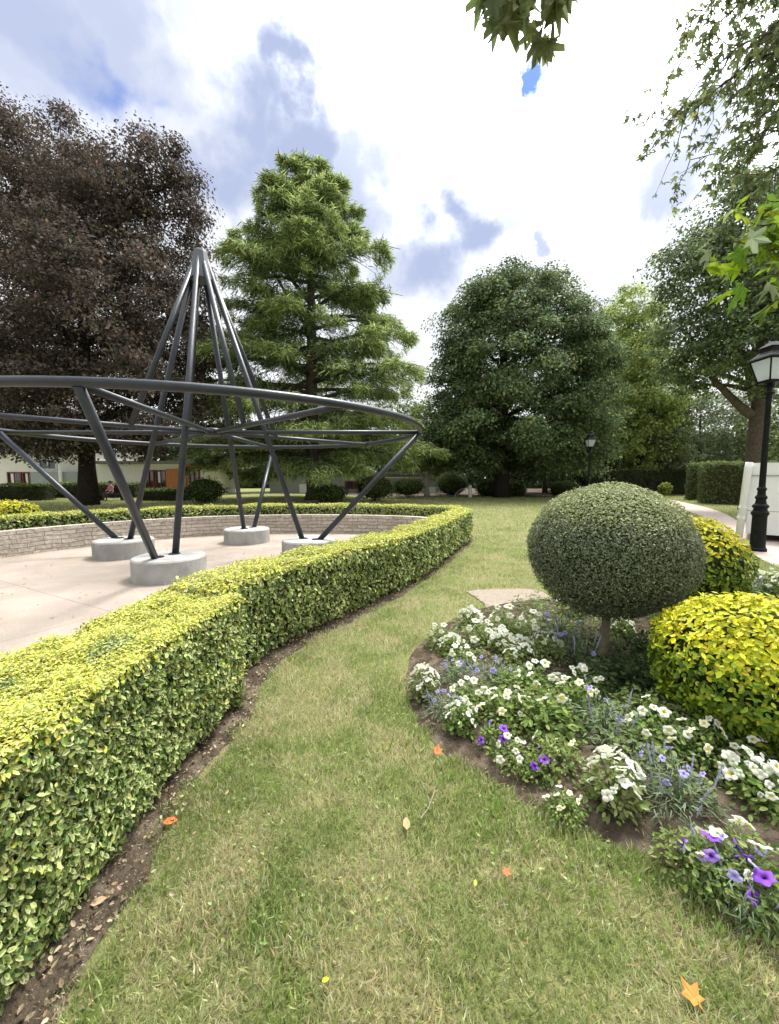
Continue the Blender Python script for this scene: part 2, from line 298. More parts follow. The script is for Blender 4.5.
# plan of the oval plaza: inner face of the stone wall and the outer hedge line
WALL = [(-7.9,3.6),(-7.75,5.6),(-7.3,7.3),(-6.5,8.75),(-5.4,9.85),(-4.2,10.5),(-2.6,10.8),(-1.0,10.75),(.4,10.4),(1.05,9.9)]
HFRONT = [(-1.02,.35),(-1.04,1.0),(-1.03,1.7),(-.98,2.2),(-.94,2.5)]                                      # outer foot of the near hedge
HRING = [(-1.10,2.70),(-1.03,3.06),(-.82,3.5),(-.42,4.15),(.12,5.05),(.78,6.4),(1.35,7.9),(1.95,9.5),(1.95,10.6),(1.2,11.35),(-.6,11.75),(-2.7,11.8),(-4.6,11.35),(-6.2,10.4),(-7.5,9.0),(-8.3,7.4),(-8.65,5.6),(-8.7,3.6)]
plaza = [tuple(p) for p in spline(WALL, 40)]+[(1.25,9.2),(.9,7.9),(.4,6.5),(-.3,5.1),(-.9,4.2),(-1.4,3.4),(-1.5,2.6),(-1.5,.5),(-1.6,-2),(-4,-2.5),(-6.8,-.5),(-7.8,2)]
sheet('plaza', [(p[0], p[1]) for p in plaza], .004, M_PAVE)
near_edge = [G(*q) for q in ((820,588),(757,557),(735,541),(712,523),(695,514),(660,504.5),(600,500))]
far_edge = [G(*q) for q in ((600,497.5),(660,499),(700,506),(725,514),(745,523),(820,535))]
PATHP = [tuple(p[:2]) for p in np.vstack([spline(near_edge, 24), spline(far_edge, 24)])]
sheet('path', PATHP, .008, M_PATH)
def blob_poly(c, rx, ry, n=40, seed=0, amp=.25):
    a = np.arange(n)*2*math.pi/n; p = np.stack([np.cos(a), np.sin(a)], 1); k = 1+amp*(fbm(p+5, 1.6, seed)-.5)*2
    return [(c[0]+rx*k[i]*p[i,0], c[1]+ry*k[i]*p[i,1]) for i in range(n)]
PATCH = [tuple(G(*q)[:2]) for q in ((466,592),(480,590.5),(505,589.5),(532,590),(545,594),(553,601),(558,612),(530,622),(505,618),(490,611),(484,604),(474,597))]; PATCH = [tuple(q) for q in spline(PATCH+PATCH[:1], 60)[:-1]+rng.normal(size=(59, 2))*.012]
sheet('gravel_patch', PATCH, .012, M_GRAVEL)
LBED = blob_poly((11.0,46.5), 22, 16, 50, 9, .08)
sheet('soil_under_trees', LBED, .008, M_SOIL)
BED = [(.11,2.83),(.15,2.45),(.22,2.2),(.43,1.9),(.70,1.64),(.97,1.49),(1.22,1.36),(1.6,1.16),(2.3,1.15),(3.0,1.7),(3.6,2.7),(4.9,4.3),(5.5,5.2),(4.2,5.5),(3.0,5.3),(2.2,4.95),(1.5,4.75),(.92,4.4),(.5,3.9),(.2,3.35)]
BEDS = spline(BED+[BED[0]], 160)[:-1]; BC = np.array([2.2, 3.1])
rings = 46; rr = np.linspace(0, 1, rings); edge = BEDS+.05*(fbm(BEDS, 4, 4)[:,None]-.5)*unit(BEDS-BC)
gv = (BC+(edge-BC)[None]*rr[:,None,None]).reshape(-1, 2)
gz = .006+.05*np.repeat(np.clip((1-rr)*7, 0, 1), len(edge))+.05*np.repeat(np.clip((1-rr)*9, 0, 1), len(edge))*(fbm(gv, 14, 2)-.4)
k = len(edge); fs = np.array([[i*k+j, i*k+(j+1) % k, (i+1)*k+(j+1) % k, (i+1)*k+j] for i in range(1, rings-1) for j in range(k)]+[[0, k+(j+1) % k, k+j, k+j] for j in range(0)])
tag(mesh_raw('flower_bed_soil', np.c_[gv, gz], fs.ravel(), [4]*len(fs), M_SOIL, smooth=True), kind='structure')
def bedz(p): return .05+0*p[0]
def ribbon(name, line, w0, w1, m, n=120, cross=10, seed=0):           # bare earth along a hedge foot
    s = spline(line, n); t = unit(np.gradient(s, axis=0)); nn = np.c_[t[:,1], -t[:,0]]
    jit = .12*(fbm(s, 2.2, seed)-.5)+.08*(fbm(s, 9, seed+5)-.5)+.10*np.clip((1.9-s[:,1])/1.2, 0, 1); v = []
    for c in range(cross):
        q = c/(cross-1); off = -w0+(w0+w1+jit)*q; p = s+nn*off[:,None] if np.ndim(off) else s+nn*off
        v.append(np.c_[p, .006+.035*math.sin(math.pi*min(1, q*1.02))*fbm(p, 11, seed+1)*1.6*(q < .99)])
    v = np.stack(v, 1).reshape(-1, 3); f = np.array([[i*cross+j, i*cross+j+1, (i+1)*cross+j+1, (i+1)*cross+j] for i in range(n-1) for j in range(cross-1)])
    tag(mesh_raw(name, v, f.ravel(), [4]*len(f), m, smooth=True), kind='structure')
    return s+nn*(w1+jit)[:,None]
E1 = ribbon('hedge_foot_soil', HFRONT+[(-.95,3.1)]+HRING[2:9], .45, .05, M_SOIL, 260, 12, 3)
lawn_excl = [np.array(plaza), np.array(PATHP), np.array(PATCH), BEDS, np.vstack([E1, [(1.2,11.35),(-8,11.35),(-8,.3)]])]

# ------------------------------------------------------------------ grass
def lawn_mask(p):
    ok = np.ones(len(p), bool); p = p+.20*(np.c_[vnoise(p, 13, 1), vnoise(p, 13, 2)]-.5)+rng.normal(size=p.shape)*.018
    for q in lawn_excl: ok &= ~inside(p, q)
    return ok
def grass_cols(p, n):
    a = fbm(p, 1.6, 21); b = fbm(p, 5, 33); dry = np.clip((a-.47)*4.2+(b-.5)*2.6+.42+.3*np.clip((2.2-p[:,1])/1.2, 0, 1)-.35*np.clip((p[:,1]-2.6)/2, 0, 1), 0.03, .86)
    lush = np.clip((fbm(p, 2.7, 55)-.5)*5, 0, 1); isdry = rng.random(n) < dry
    g = pal(n, [(.23,.31,.085),(.31,.39,.125),(.40,.46,.18),(.47,.50,.26)], [2,3,3,2], .22)*(1-.12*lush[:,None]); d = pal(n, [(.60,.55,.34),(.52,.49,.28),(.50,.51,.26),(.68,.63,.44)], [3,2,3,1.5], .2)
    return np.where(isdry[:,None], d, g)
def grass(name, label, n, ymin, ymax, tpl, s0, s1, lean=.8, fin=0, fout=0):
    Y = np.sqrt(rng.random(n)*(ymax**2-ymin**2)+ymin**2); X = (rng.random(n)*2-1)*(Y*1.02+1.1); p = np.c_[X, Y]; wgt = np.clip((Y-ymin)/max(fin, 1e-6), 0, 1)*np.clip((ymax-Y)/max(fout, 1e-6), 0, 1); p = p[lawn_mask(p) & (rng.random(n) < wgt)]; n = len(p)
    sz = (s0+(s1-s0)*rng.random(n))*(.55+.9*fbm(p, 3.3, 8)); up = np.c_[rng.normal(size=(n, 2))*lean, np.ones(n)]
    nr = np.c_[rng.normal(size=(n, 2)), rng.random(n)*.3]
    return tag(leaves(name, np.c_[p, np.zeros(n)], nr, sz, tpl, grass_cols(p, n), M_GRASS, None, unit(up)), label, 'grass', kind='stuff')
grass('grass', 'short dry and green lawn grass around the flower bed', 330000, .75, 4.6, T_GRASS, .025, .055, 1.0, 0, 2.2)
grass('grass', 'dense short grass and dry stalks at the near end of the lawn', 260000, .75, 2.9, T_GRASS, .022, .046, 1.2, 0, 1.3)
grass('grass', 'mown lawn grass between the curved hedge and the ball tree', 330000, 2.4, 13, T_GRASS1, .035, .06, .9, 2.2, 6)
grass('grass', 'mown lawn grass stretching to the trees', 190000, 7, 32, T_GRASS1, .05, .10, .8, 6, 1)
# longer uncut tufts along the edge of the bed, and leafy weeds in the lawn
n = 9000; i = rng.integers(0, len(BEDS), n); keep = (BEDS[i,1] < 2.6) & (BEDS[i,0] < 2.4); i = i[keep & (BEDS[i,0] > .55) | keep & (rng.random(9000) < .25)]; n = len(i)
p = BEDS[i]+unit(BEDS[i]-BC)*(.05+.16*np.abs(rng.normal(size=(n, 1))))+rng.normal(size=(n, 2))*.03; thin = fbm(p, 4, 90) > .40; p = p[thin]; n = len(p)
tag(leaves('long_grass', np.c_[p, np.zeros(n)], np.c_[rng.normal(size=(n, 2)), np.full(n, .2)], .035+.06*rng.random(n), T_GRASS, pal(n, [(.20,.31,.06),(.27,.37,.10),(.40,.41,.20),(.16,.25,.05)], None, .2), M_GRASS, None,
    unit(np.c_[rng.normal(size=(n, 2))*.7, np.ones(n)])), 'longer uncut grass along the edge of the flower bed', 'grass', kind='stuff')
n = 9000; p = np.c_[rng.uniform(-1, 1.6, n), rng.uniform(1, 5.5, n)]; p = p[(fbm(p, 1.9, 71) > .56) & lawn_mask(p)]; n = len(p)
tag(leaves('lawn_weeds', np.c_[p, .012+.02*rng.random(n)], np.c_[rng.normal(size=(n, 2))*.4, np.ones(n)], .010+.012*rng.random(n), T_OVATE, pal(n, [(.19,.28,.08),(.25,.33,.11),(.31,.36,.17)], None, .2), M_LEAF), 'small leafy weeds growing flat in the lawn', 'weeds', kind='stuff')
# crumbs, chips and dead leaf bits on the bare earth
n = 6500; q = E1[rng.integers(0, 170, n)]; p1 = q+rng.normal(size=(n, 2))*[.07,.07]-np.array([.12,-.05])*rng.random((n, 1))
i = rng.integers(0, len(BEDS), 2600); p2 = BEDS[i]-unit(BEDS[i]-BC)*np.abs(rng.normal(size=(2600, 1)))*.22; p = np.vstack([p1, p2]); n = len(p)
tag(leaves('soil_litter', np.c_[p, .022+.03*rng.random(n)], np.c_[rng.normal(size=(n, 2))*.5, np.ones(n)], .004+.022*rng.random(n)**3, T_OVATE, pal(n, [(.24,.19,.12),(.16,.12,.075),(.33,.28,.19),(.08,.06,.04)], [3,3,1.2,2], .25), M_DRY), 'crumbs and dead leaf bits on the bare earth', 'litter', kind='stuff')

n = 700; p = np.c_[rng.uniform(-7, .5, n), rng.uniform(2, 10.5, n)]; p = p[inside(p, plaza)]; n = len(p)
tag(leaves('paving_litter', np.c_[p, .008+.006*rng.random(n)], np.c_[rng.normal(size=(n, 2))*.25, np.ones(n)], .01+.035*rng.random(n)**2, T_OVATE, pal(n, [(.26,.20,.12),(.16,.12,.07),(.30,.27,.12)], None, .25), M_DRY), 'dry leaf bits and grit scattered over the paved plaza', 'litter', kind='stuff')

# ------------------------------------------------------------------ clipped hedges
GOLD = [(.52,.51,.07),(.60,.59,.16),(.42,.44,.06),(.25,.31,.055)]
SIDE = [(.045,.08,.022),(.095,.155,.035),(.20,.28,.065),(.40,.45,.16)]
def hedge(name, label, line, wid, hgt, dens, tpl=T_OVATE, top=GOLD, topw=(3,1.5,3,2), side=SIDE, sidew=(2.2,3,3,2), cream=.5, near=.032, far=.055, ends=(True, True), lump=.05, group=None):
    root = thing(name, label, 'hedge', (line[0][0], line[0][1], 0), group); org = np.array([line[0][0], line[0][1], 0])
    ns = max(24, int(len(line)*22)); s = spline(line, ns); t = unit(np.gradient(s, axis=0)); nn = np.c_[t[:,1], -t[:,0]]     # nn points outwards (to the right of the line)
    L_ = np.r_[0, np.cumsum(np.linalg.norm(np.diff(s, axis=0), axis=1))]; area = L_[-1]*(wid+2*hgt)
    N_ = int(area*dens*1.5); S = rng.random(N_)*L_[-1]; dc = np.interp(S, L_, np.linalg.norm(s, axis=1)); kp = rng.random(N_) < np.clip(1.9/dc, .16, 1); S, dc = S[kp], dc[kp]; N_ = len(S)
    c = np.stack([np.interp(S, L_, s[:,k]) for k in (0, 1)], 1); o = unit(np.stack([np.interp(S, L_, nn[:,k]) for k in (0, 1)], 1))
    qa = rng.random(N_)*(wid*2.2+2*hgt); q = np.where(qa < hgt, qa, np.where(qa < hgt+2.2*wid, hgt+(qa-hgt)/2.2, qa-1.2*wid)); rc = .035
    off = np.where(q < hgt, 0, np.where(q < hgt+wid, -(q-hgt), -wid)); z = np.where(q < hgt, q, np.where(q < hgt+wid, hgt, 2*hgt+wid-q))
    dtop = np.clip((z-(hgt-rc))/rc, 0, 1); e0 = np.clip(1-(-off)/rc, 0, 1); e1 = np.clip(1-(wid+off)/rc, 0, 1)
    z = z-rc*.35*np.maximum(e0, e1)**2*(dtop > .99); off = off-(.02*dtop*(q < hgt))+(.02*dtop*(q > hgt+wid))
    nx = np.where(q < hgt, 1., np.where(q < hgt+wid, e0-e1, -1.)); nzv = np.where((q >= hgt) & (q < hgt+wid), 1., .15+.6*dtop**2)
    pos = np.c_[c+o*off[:,None], z]; nor = unit(np.c_[o*nx[:,None], nzv])
    li = (fbm(pos, 2.6, 12)-.5)*2*lump+(vnoise(pos, 9, 13)-.5)*.05
    foot = np.clip(1-z/.16, 0, 1)*(.05+.12*vnoise(pos, 6, 17)); pos = pos+nor*(li+rng.normal(size=N_)*.008-rng.random(N_)**2*np.where(nor[:,2] > .62, .03, .085)-foot)[:,None]
    istop = nor[:,2] > .62
    for e, on in zip((0, -1), ends):
        if not on: continue
        d_ = max(np.linalg.norm(s[e]), .8); k_ = int(wid*hgt*dens*np.clip(1.9/d_, .16, 1)); a = rng.random(k_)*wid; b = rng.random(k_)*hgt; tt = t[e]*(-1 if e == 0 else 1)
        pe = np.c_[s[e]-nn[e]*a[:,None], b]; ne = np.tile(np.r_[tt, .2], (k_, 1)); pe = pe+unit(ne)*((fbm(pe, 3, 3)-.5)*.12-rng.random(k_)**2*.06-.02)[:,None]
        pos = np.vstack([pos, pe]); nor = np.vstack([nor, unit(ne)]); istop = np.r_[istop, np.zeros(k_, bool)]; dc = np.r_[dc, np.full(k_, d_)]
    N_ = len(pos); okz = pos[:,2] > .03; pos, nor, istop, dc = pos[okz], nor[okz], istop[okz], dc[okz]; N_ = len(pos)
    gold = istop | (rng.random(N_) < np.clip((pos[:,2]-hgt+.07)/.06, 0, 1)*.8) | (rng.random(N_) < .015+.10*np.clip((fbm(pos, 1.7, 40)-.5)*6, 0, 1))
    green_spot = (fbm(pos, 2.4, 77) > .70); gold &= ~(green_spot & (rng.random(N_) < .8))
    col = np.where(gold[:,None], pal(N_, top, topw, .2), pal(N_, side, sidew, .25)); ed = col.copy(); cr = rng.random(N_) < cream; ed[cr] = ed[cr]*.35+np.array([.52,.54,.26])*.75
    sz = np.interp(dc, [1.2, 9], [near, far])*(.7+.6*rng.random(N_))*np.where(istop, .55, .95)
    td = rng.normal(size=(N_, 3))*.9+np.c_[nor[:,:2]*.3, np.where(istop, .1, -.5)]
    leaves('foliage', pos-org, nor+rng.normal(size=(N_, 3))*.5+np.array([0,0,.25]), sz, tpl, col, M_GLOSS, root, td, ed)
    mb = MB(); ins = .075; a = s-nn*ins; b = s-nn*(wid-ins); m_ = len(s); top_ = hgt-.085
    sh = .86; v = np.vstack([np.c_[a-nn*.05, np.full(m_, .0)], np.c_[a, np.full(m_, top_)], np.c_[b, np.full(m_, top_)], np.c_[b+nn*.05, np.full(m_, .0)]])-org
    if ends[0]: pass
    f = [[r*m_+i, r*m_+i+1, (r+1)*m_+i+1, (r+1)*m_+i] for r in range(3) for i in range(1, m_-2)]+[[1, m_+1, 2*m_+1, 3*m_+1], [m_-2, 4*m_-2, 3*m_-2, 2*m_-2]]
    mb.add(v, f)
    # woody stems at the foot
    for _ in range(int(min(90, L_[-1]*12))):
        S1 = rng.random()*L_[-1]; x = np.array([np.interp(S1, L_, s[:,k]) for k in (0, 1)]); oo = np.array([np.interp(S1, L_, nn[:,k]) for k in (0, 1)]); x = x-oo*(.07+rng.random()*.1)
        mb.tube([np.r_[x, 0]-org, np.r_[x+rng.normal(size=2)*.03, .12]-org, np.r_[x+rng.normal(size=2)*.05+oo*.03, .3]-org], [.009,.007,.004], 5)
    mb.build('branches', M_TWIG, root)
    return root
hedge('clipped_hedge', 'near clipped gold and green hedge block running out of the lower left corner', HFRONT, .58, .76, 20000, near=.021, topw=(3,1.6,3,1.6))
hedge('clipped_hedge', 'long curved gold topped hedge ringing the plaza and its stone wall', HRING, .50, .74, 6500, near=.028, far=.06, ends=(True, False))

# ------------------------------------------------------------------ low stone wall round the back of the plaza
s = spline(WALL, 120); t = unit(np.gradient(s, axis=0)); nn = np.c_[-t[:,1], t[:,0]]; m_ = len(s); wh = .5
Ls = np.r_[0, np.cumsum(np.linalg.norm(np.diff(s, axis=0), axis=1))]
v = np.vstack([np.c_[s, np.zeros(m_)], np.c_[s, np.full(m_, wh)], np.c_[s+nn*.2, np.full(m_, wh)], np.c_[s+nn*.2, np.zeros(m_)]])
f = [[r*m_+i, r*m_+i+1, (r+1)*m_+i+1, (r+1)*m_+i] for r in range(3) for i in range(m_-1)]+[[0, m_, 2*m_, 3*m_], [m_-1, 4*m_-1, 3*m_-1, 2*m_-1]]
wl = MB().add(v, f).build('stone_wall', M_STONE); uvl = wl.data.uv_layers.new(name='uv')
hv = [0, wh, wh+.2, 2*wh+.2]; li = np.zeros(len(wl.data.loops), np.int32); wl.data.loops.foreach_get('vertex_index', li)
uvl.data.foreach_set('uv', np.stack([Ls[li % m_], np.array(hv)[li//m_]], 1).astype(np.float32).ravel())
tag(wl, 'low curved rubble stone wall round the back of the paved plaza', 'wall')

# ------------------------------------------------------------------ steel sculpture
sc = .88; cx, cy = -3.8*sc, 8.7*sc; HR = EYE+sc; RR = 4.45*sc; FR = 1.88*sc; FH = .33
sp = thing('steel_sculpture', 'grey tubular steel crown sculpture with a pointed peak on concrete footings', 'sculpture', (cx, cy, 0))
def pol(a, r, z): return np.array([r*math.cos(R(a)), r*math.sin(R(a)), z])
MB().tube([pol(a, RR, HR) for a in np.arange(0, 360, 3)], .051, 14, closed=True).build('ring', M_STEEL, sp, True)
AP = np.array([-.10, .0, 5.55])
for a in (0, 90, 180, 270):
    rad_f = FR*(1.08 if a in (0, 180) else 1)
    c = pol(a, rad_f, 0); 
    MB().lathe([(.51,0),(.51,FH-.03),(.495,FH-.008),(.47,FH)], c, 40).build('footing', M_CONC, sp)
    tn = pol(a+90, 1, 0)
    for off in (pol(a, rad_f+.155, FH)-tn*.086, pol(a, rad_f-.105, FH)+tn*.02): MB().lathe([(.085,-.002),(.085,.012),(.06,.014)], off, 18).build('flange', M_STEEL, sp)
    MB().tube([pol(a, rad_f+.18, FH-.05)-tn*.1, pol(a+(7 if a == 270 else 2 if a == 180 else 0), RR, HR-.03)], .050, 12).build('outer_pole', M_STEEL, sp, True)
    MB().tube([pol(a, rad_f-.12, FH-.05)+tn*.02, AP+pol(a, .10, -.10)], .050, 12).build('mast_pole', M_STEEL, sp, True)
    MB().tube([pol(a+45, 1.5*sc, HR), AP+pol(a+45, .09, -.10)], .048, 12).build('stay_pole', M_STEEL, sp, True)
for a in range(0, 360, 45):
    MB().tube([pol(a, .12, HR-.02), pol(a+(7 if a == 270 else 0), RR, HR-.02)], .04, 10).build('spoke', M_STEEL, sp, True)
MB().lathe([(.14,-.07),(.16,-.04),(.16,.04),(.14,.07)], (0,0,HR-.02), 20).build('hub', M_STEEL, sp, True)
mb = MB(); k = 8
mb.lathe([(.24,-.46),(.23,-.42),(.12,.04),(.10,.08),(.05,.1)], AP, 8); mb.build('peak_cap', M_CAP, sp)

# ------------------------------------------------------------------ trees
def limb(mb, a, b, r0, r1, sag=.0, n=7, wob=.06, seg=7):
    a, b = np.array(a, float), np.array(b, float); t = np.linspace(0, 1, n)[:,None]; d = np.linalg.norm(b-a)
    p = a+(b-a)*t; p[:,2] += sag*d*(np.sin(math.pi*t[:,0])); p[1:-1] += rng.normal(size=(n-2, 3))*wob*d*.3
    mb.tube(p, np.linspace(r0, r1, n), seg); return p
def crown(root, org, lobes, n_leaf, size, palette, wts, cl_r, flat, gap, tpl=T_QUAD, inner=.12, m=None, updir=.5, droop=0, name='crown', jit=.22):
    vols = np.array([l[3]*l[4]+l[4]*l[5]+l[3]*l[5] for l in lobes]); allp, alln = [], []; cl = []
    for l, vv in zip(lobes, vols/vols.sum()):
        c, r = np.array(l[:3]), np.array(l[3:6]); k = max(8, int(4*vols[lobes.index(l)]/(cl_r**2)/ .95)); d = unit(rng.normal(size=(k, 3))); d = d[d[:,2] > -.85]; rad = rng.uniform(.70, 1.03, len(d))
        isin = rng.random(len(d)) < inner; rad = np.where(isin, rng.uniform(.25, .7, len(d)), rad); q = c+d*r*rad[:,None]
        deep = np.zeros(len(q), bool)
        for l2 in lobes:
            if l2 is not l: deep |= (np.sum(((q-np.array(l2[:3]))/np.array(l2[3:6]))**2, 1) < .4)
        kp = ~deep & (rng.random(len(q)) > gap); cl += list(zip(q[kp], d[kp]))
    k = len(cl); per = np.maximum(3, (n_leaf/k*rng.uniform(.5, 1.6, k)).astype(int))
    qc = np.repeat(np.array([c[0] for c in cl]), per, 0); qd = np.repeat(np.array([c[1] for c in cl]), per, 0); cr = np.repeat(cl_r*rng.uniform(.6, 1.35, k), per)
    e = rng.normal(size=(len(qc), 3)); e = unit(e)*(rng.random(len(e))**.45)[:,None]; low = (e[:,2] < -.2) & (rng.random(len(e)) < .5); e[low, 2] *= -1
    off = e*cr[:,None]*np.array([1,1,flat]); off[:,2] -= droop*cr*(off[:,0]**2+off[:,1]**2)/cr**2
    pos = qc+off; keep = pos[:,2] > .3; pos, e, qd, off = pos[keep], e[keep], qd[keep], off[keep]; n = len(pos)
    nr = np.array([0,0,updir])+.55*e+.45*qd+rng.normal(size=(n, 3))*.5; td = rng.normal(size=(n, 3))*.6+qd*.4+np.array([0,0,-.5])
    tone = np.repeat(rng.normal(size=k)*.16, per)[keep]
    col = pal(n, palette, wts, jit)*(1+tone[:,None]).clip(.6, 1.5)
    leaves(name, pos-org, nr, size*(.65+.7*rng.random(n)), tpl, col, m or M_LEAF, root, td)
    return [c[0] for c in cl]
def px_lobes(Y, lst):                    # lobes given by their outline in the photograph become ellipsoids at their own distance
    r = []
    for (u, y, ru, ry, dY) in lst:
        c = P(u, y, Y+dY); k = (Y+dY)/F; r.append((c[0], c[1], c[2], ru*k, (ru*.55+ry*.45)*k, ry*k))
    return r
def tree(name, label, cat, base, trunk_top, r0, lobes, n_leaf, size, palette, wts, cl_r, flat=.6, gap=.2, bark=None, nlimb=14, group=None, **kw):
    base = np.array(base, float); root = thing(name, label, cat, base, group); cl = crown(root, base, lobes, n_leaf, size, palette, wts, cl_r, flat, gap, **kw)
    mb = MB(); tt = np.array(trunk_top, float); n = 9; t = np.linspace(0, 1, n)[:,None]; p = base+(tt-base)*t; p[1:-1, :2] += rng.normal(size=(n-2, 2))*.05*r0
    rad = r0*np.interp(t[:,0], [0,.06,.2,1], [1.5,1.12,1,.35]); mb.tube(p-base, rad, 12)
    idx = rng.permutation(len(cl))[:nlimb*6]; stems = []
    for l in lobes:
        h = np.clip((l[2]-l[5]*.6-base[2])/(tt[2]-base[2]), .18, .9); a = base+(tt-base)*h; pp = limb(mb, a-base, np.array(l[:3])-base, r0*.5*(1-h*.5), r0*.12, .04); stems.append(pp+base)
    allst = np.vstack(stems+[p[3:]])
    for j in idx:
        q = cl[j]; d = np.linalg.norm(allst-q, axis=1)+np.maximum(0, allst[:,2]-q[2])*2; a = allst[np.argmin(d)]; limb(mb, a-base, q-base, r0*.11, r0*.03, .03, 5, .08, 5)
    mb.build('trunk', bark or M_BARK, root, True)
    return root
# copper beech, left
rng = np.random.default_rng(101)
Y = 22; b = G(88, 508); b[1] = Y; b[0] = (88-389.5)/F*Y; b[2] = 0
COP = [(.05,.042,.038),(.078,.062,.054),(.11,.085,.07),(.16,.115,.085),(.095,.098,.06),(.19,.165,.14)]
tree('copper_beech', 'large dark purple leaved copper beech rising behind the steel sculpture', 'tree', b, P(80,180,Y), .37,
     px_lobes(Y, [(152,210,44,66,0),(108,222,46,60,1),(45,300,75,90,-2),(120,330,80,85,-2),(100,350,70,60,3),(170,185,24,30,0),(192,178,14,12,1),(170,300,38,80,1),(30,380,80,62,-3),(130,405,75,45,-2),(95,265,64,76,2),(185,395,28,50,1),(60,440,70,24,-3),(150,440,50,22,-2),(5,445,50,22,-2),(60,200,50,70,3),(178,215,22,32,1)]),
     165000, .155, COP, [3.5,4,3.5,2,1.6,.7], 1.1, .5, .27, M_BARKD, 18, updir=.35, inner=.30)
b = np.array([-27.5, 25, 0]); Y = 25
tree('copper_beech', 'taller purple leaved beech cut by the left edge of the photo', 'tree', b, P(-20,150,Y), .5,
     px_lobes(Y, [(-8,160,52,62,0),(22,190,42,58,1),(-20,250,80,80,0),(-60,330,90,90,2),(40,250,40,60,2),(-10,400,70,50,2)]),
     70000, .175, COP, [3.5,4,3.5,2,1.6,.7], 1.15, .5, .22, M_BARKD, 12, updir=.35)
# linden, centre
rng = np.random.default_rng(102)
Y = 31; b = np.array([(501-389.5)/F*Y, Y, 0])
LIN = [(.055,.092,.045),(.085,.13,.06),(.125,.175,.078),(.18,.225,.095),(.24,.27,.10)]
tree('linden_tree', 'dense dark green domed tree alone at the back of the lawn', 'tree', b, P(505,300,Y), .48,
     px_lobes(Y, [(520,324,56,54,0),(482,338,42,54,-1),(562,334,40,52,0),(525,375,84,66,-1),(468,392,36,56,-1),(580,385,28,58,0),(505,428,74,38,-3),(565,435,44,40,-2),(455,425,28,40,-1),(516,300,40,32,1),(525,350,70,60,2),(520,420,80,50,2),(468,452,34,22,-1),(560,455,46,22,-1),(515,462,40,12,3)]),
     180000, .20, LIN, [2,3.5,3.5,2,1], 1.35, .42, .06, M_BARKD, 14, droop=.4, updir=.5, inner=.26, jit=.28)
# pale green tree behind it
rng = np.random.default_rng(103)
Y = 41; b = np.array([(640-389.5)/F*Y, Y, 0])
PALE = [(.27,.34,.09),(.34,.41,.13),(.40,.46,.18),(.19,.26,.08)]
tree('poplar_tree', 'pale yellow green tree just right of the dark domed tree', 'tree', b, P(630,330,Y), .3,
     px_lobes(Y, [(628,336,28,44,0),(642,390,36,54,-2),(618,400,26,55,1),(640,440,40,38,-1),(660,430,22,40,0),(600,440,24,34,2)]),
     95000, .23, PALE, [3,3,2,2], .9, .5, .0, M_BARK, 10, updir=.4, inner=.3, droop=.3)
# airy dark tree right
rng = np.random.default_rng(104)
Y = 19; b = np.array([(752-389.5)/F*Y, Y, 0])
DK = [(.065,.105,.05),(.10,.145,.07),(.14,.19,.085),(.20,.26,.09),(.24,.28,.16)]
rt = tree('maple_tree', 'tall airy tree with a forked trunk behind the black street lamp', 'tree', b, P(770,230,Y), .34,
     px_lobes(Y, [(740,230,48,46,0),(785,215,50,60,1),(708,285,36,42,-1),(760,300,55,50,-2),(690,345,34,38,0),(672,372,20,20,0),(690,268,32,30,0),(735,350,44,30,-2),(790,350,50,50,-1),(700,385,20,16,1),(830,260,60,80,0)]),
     70000, .155, DK, [2,3,3,2,1], .75, .55, .17, M_BARK, 16, updir=.4)
mb = MB(); o = b
limb(mb, P(752,415,Y)-b, P(712,375,Y)-b, .22, .12, -.05, 8, .04); limb(mb, P(712,375,Y)-b, P(690,335,Y-.5)-b, .12, .05, .03, 6); limb(mb, P(753,400,Y)-b, P(742,340,Y+.3)-b, .17, .08, 0, 6, .03)
mb.build('forked_limb', M_BARK, rt, True)
# background trees between and behind
BG = [(.14,.19,.07),(.19,.24,.10),(.24,.28,.12),(.10,.14,.055)]; BGD = [(.045,.07,.03),(.07,.10,.042),(.10,.13,.055)]
def bgtree(name, label, u, Y, lst, n, size, p, cl_r, trunk_y=420, bark=None, r0=.2, **kw):
    b = np.array([(u-389.5)/F*Y, Y, 0]); tree(name, label, 'tree', b, P(u, trunk_y, Y), r0, px_lobes(Y, lst), n, size, p, None, cl_r, .6, .12, bark, 6, 'background trees of the park', **kw)
bgtree('garden_tree', 'grey green spreading tree behind the right hand dark hedge', 700, 38, [(690,430,34,36,0),(725,425,40,40,0),(665,440,26,30,1),(700,455,50,18,0),(745,440,30,30,2)], 16000, .27, [(.17,.21,.12),(.23,.26,.15),(.13,.17,.09)], 1.0)
bgtree('garden_tree', 'broad green tree behind the white trailer at the right edge', 800, 33, [(790,440,40,36,0),(820,400,60,60,2),(850,440,50,40,0)], 9000, .3, BG, 1.1)
bgtree('young_tree', 'slim pale trunked tree between the tall conifer and the dark domed tree', 427, 33, [(425,445,16,26,0),(415,462,18,14,0),(438,470,15,13,0),(428,415,14,22,0),(445,445,10,20,1)], 6500, .2, [(.16,.21,.06),(.12,.17,.05),(.2,.25,.08)], .6, 440, M_PALEBARK, .18)
bgtree('garden_tree', 'shadowy evergreen standing behind the trunk of the domed tree', 545, 40, [(540,455,34,30,0),(570,460,30,28,0),(515,465,28,24,0)], 9000, .3, BGD, 1.0)
bgtree('garden_tree', 'dark evergreen behind the pale tree and the distant low hedge', 615, 46, [(600,450,34,30,0),(640,455,34,26,0),(575,455,26,28,1)], 9000, .32, BGD, 1.1)
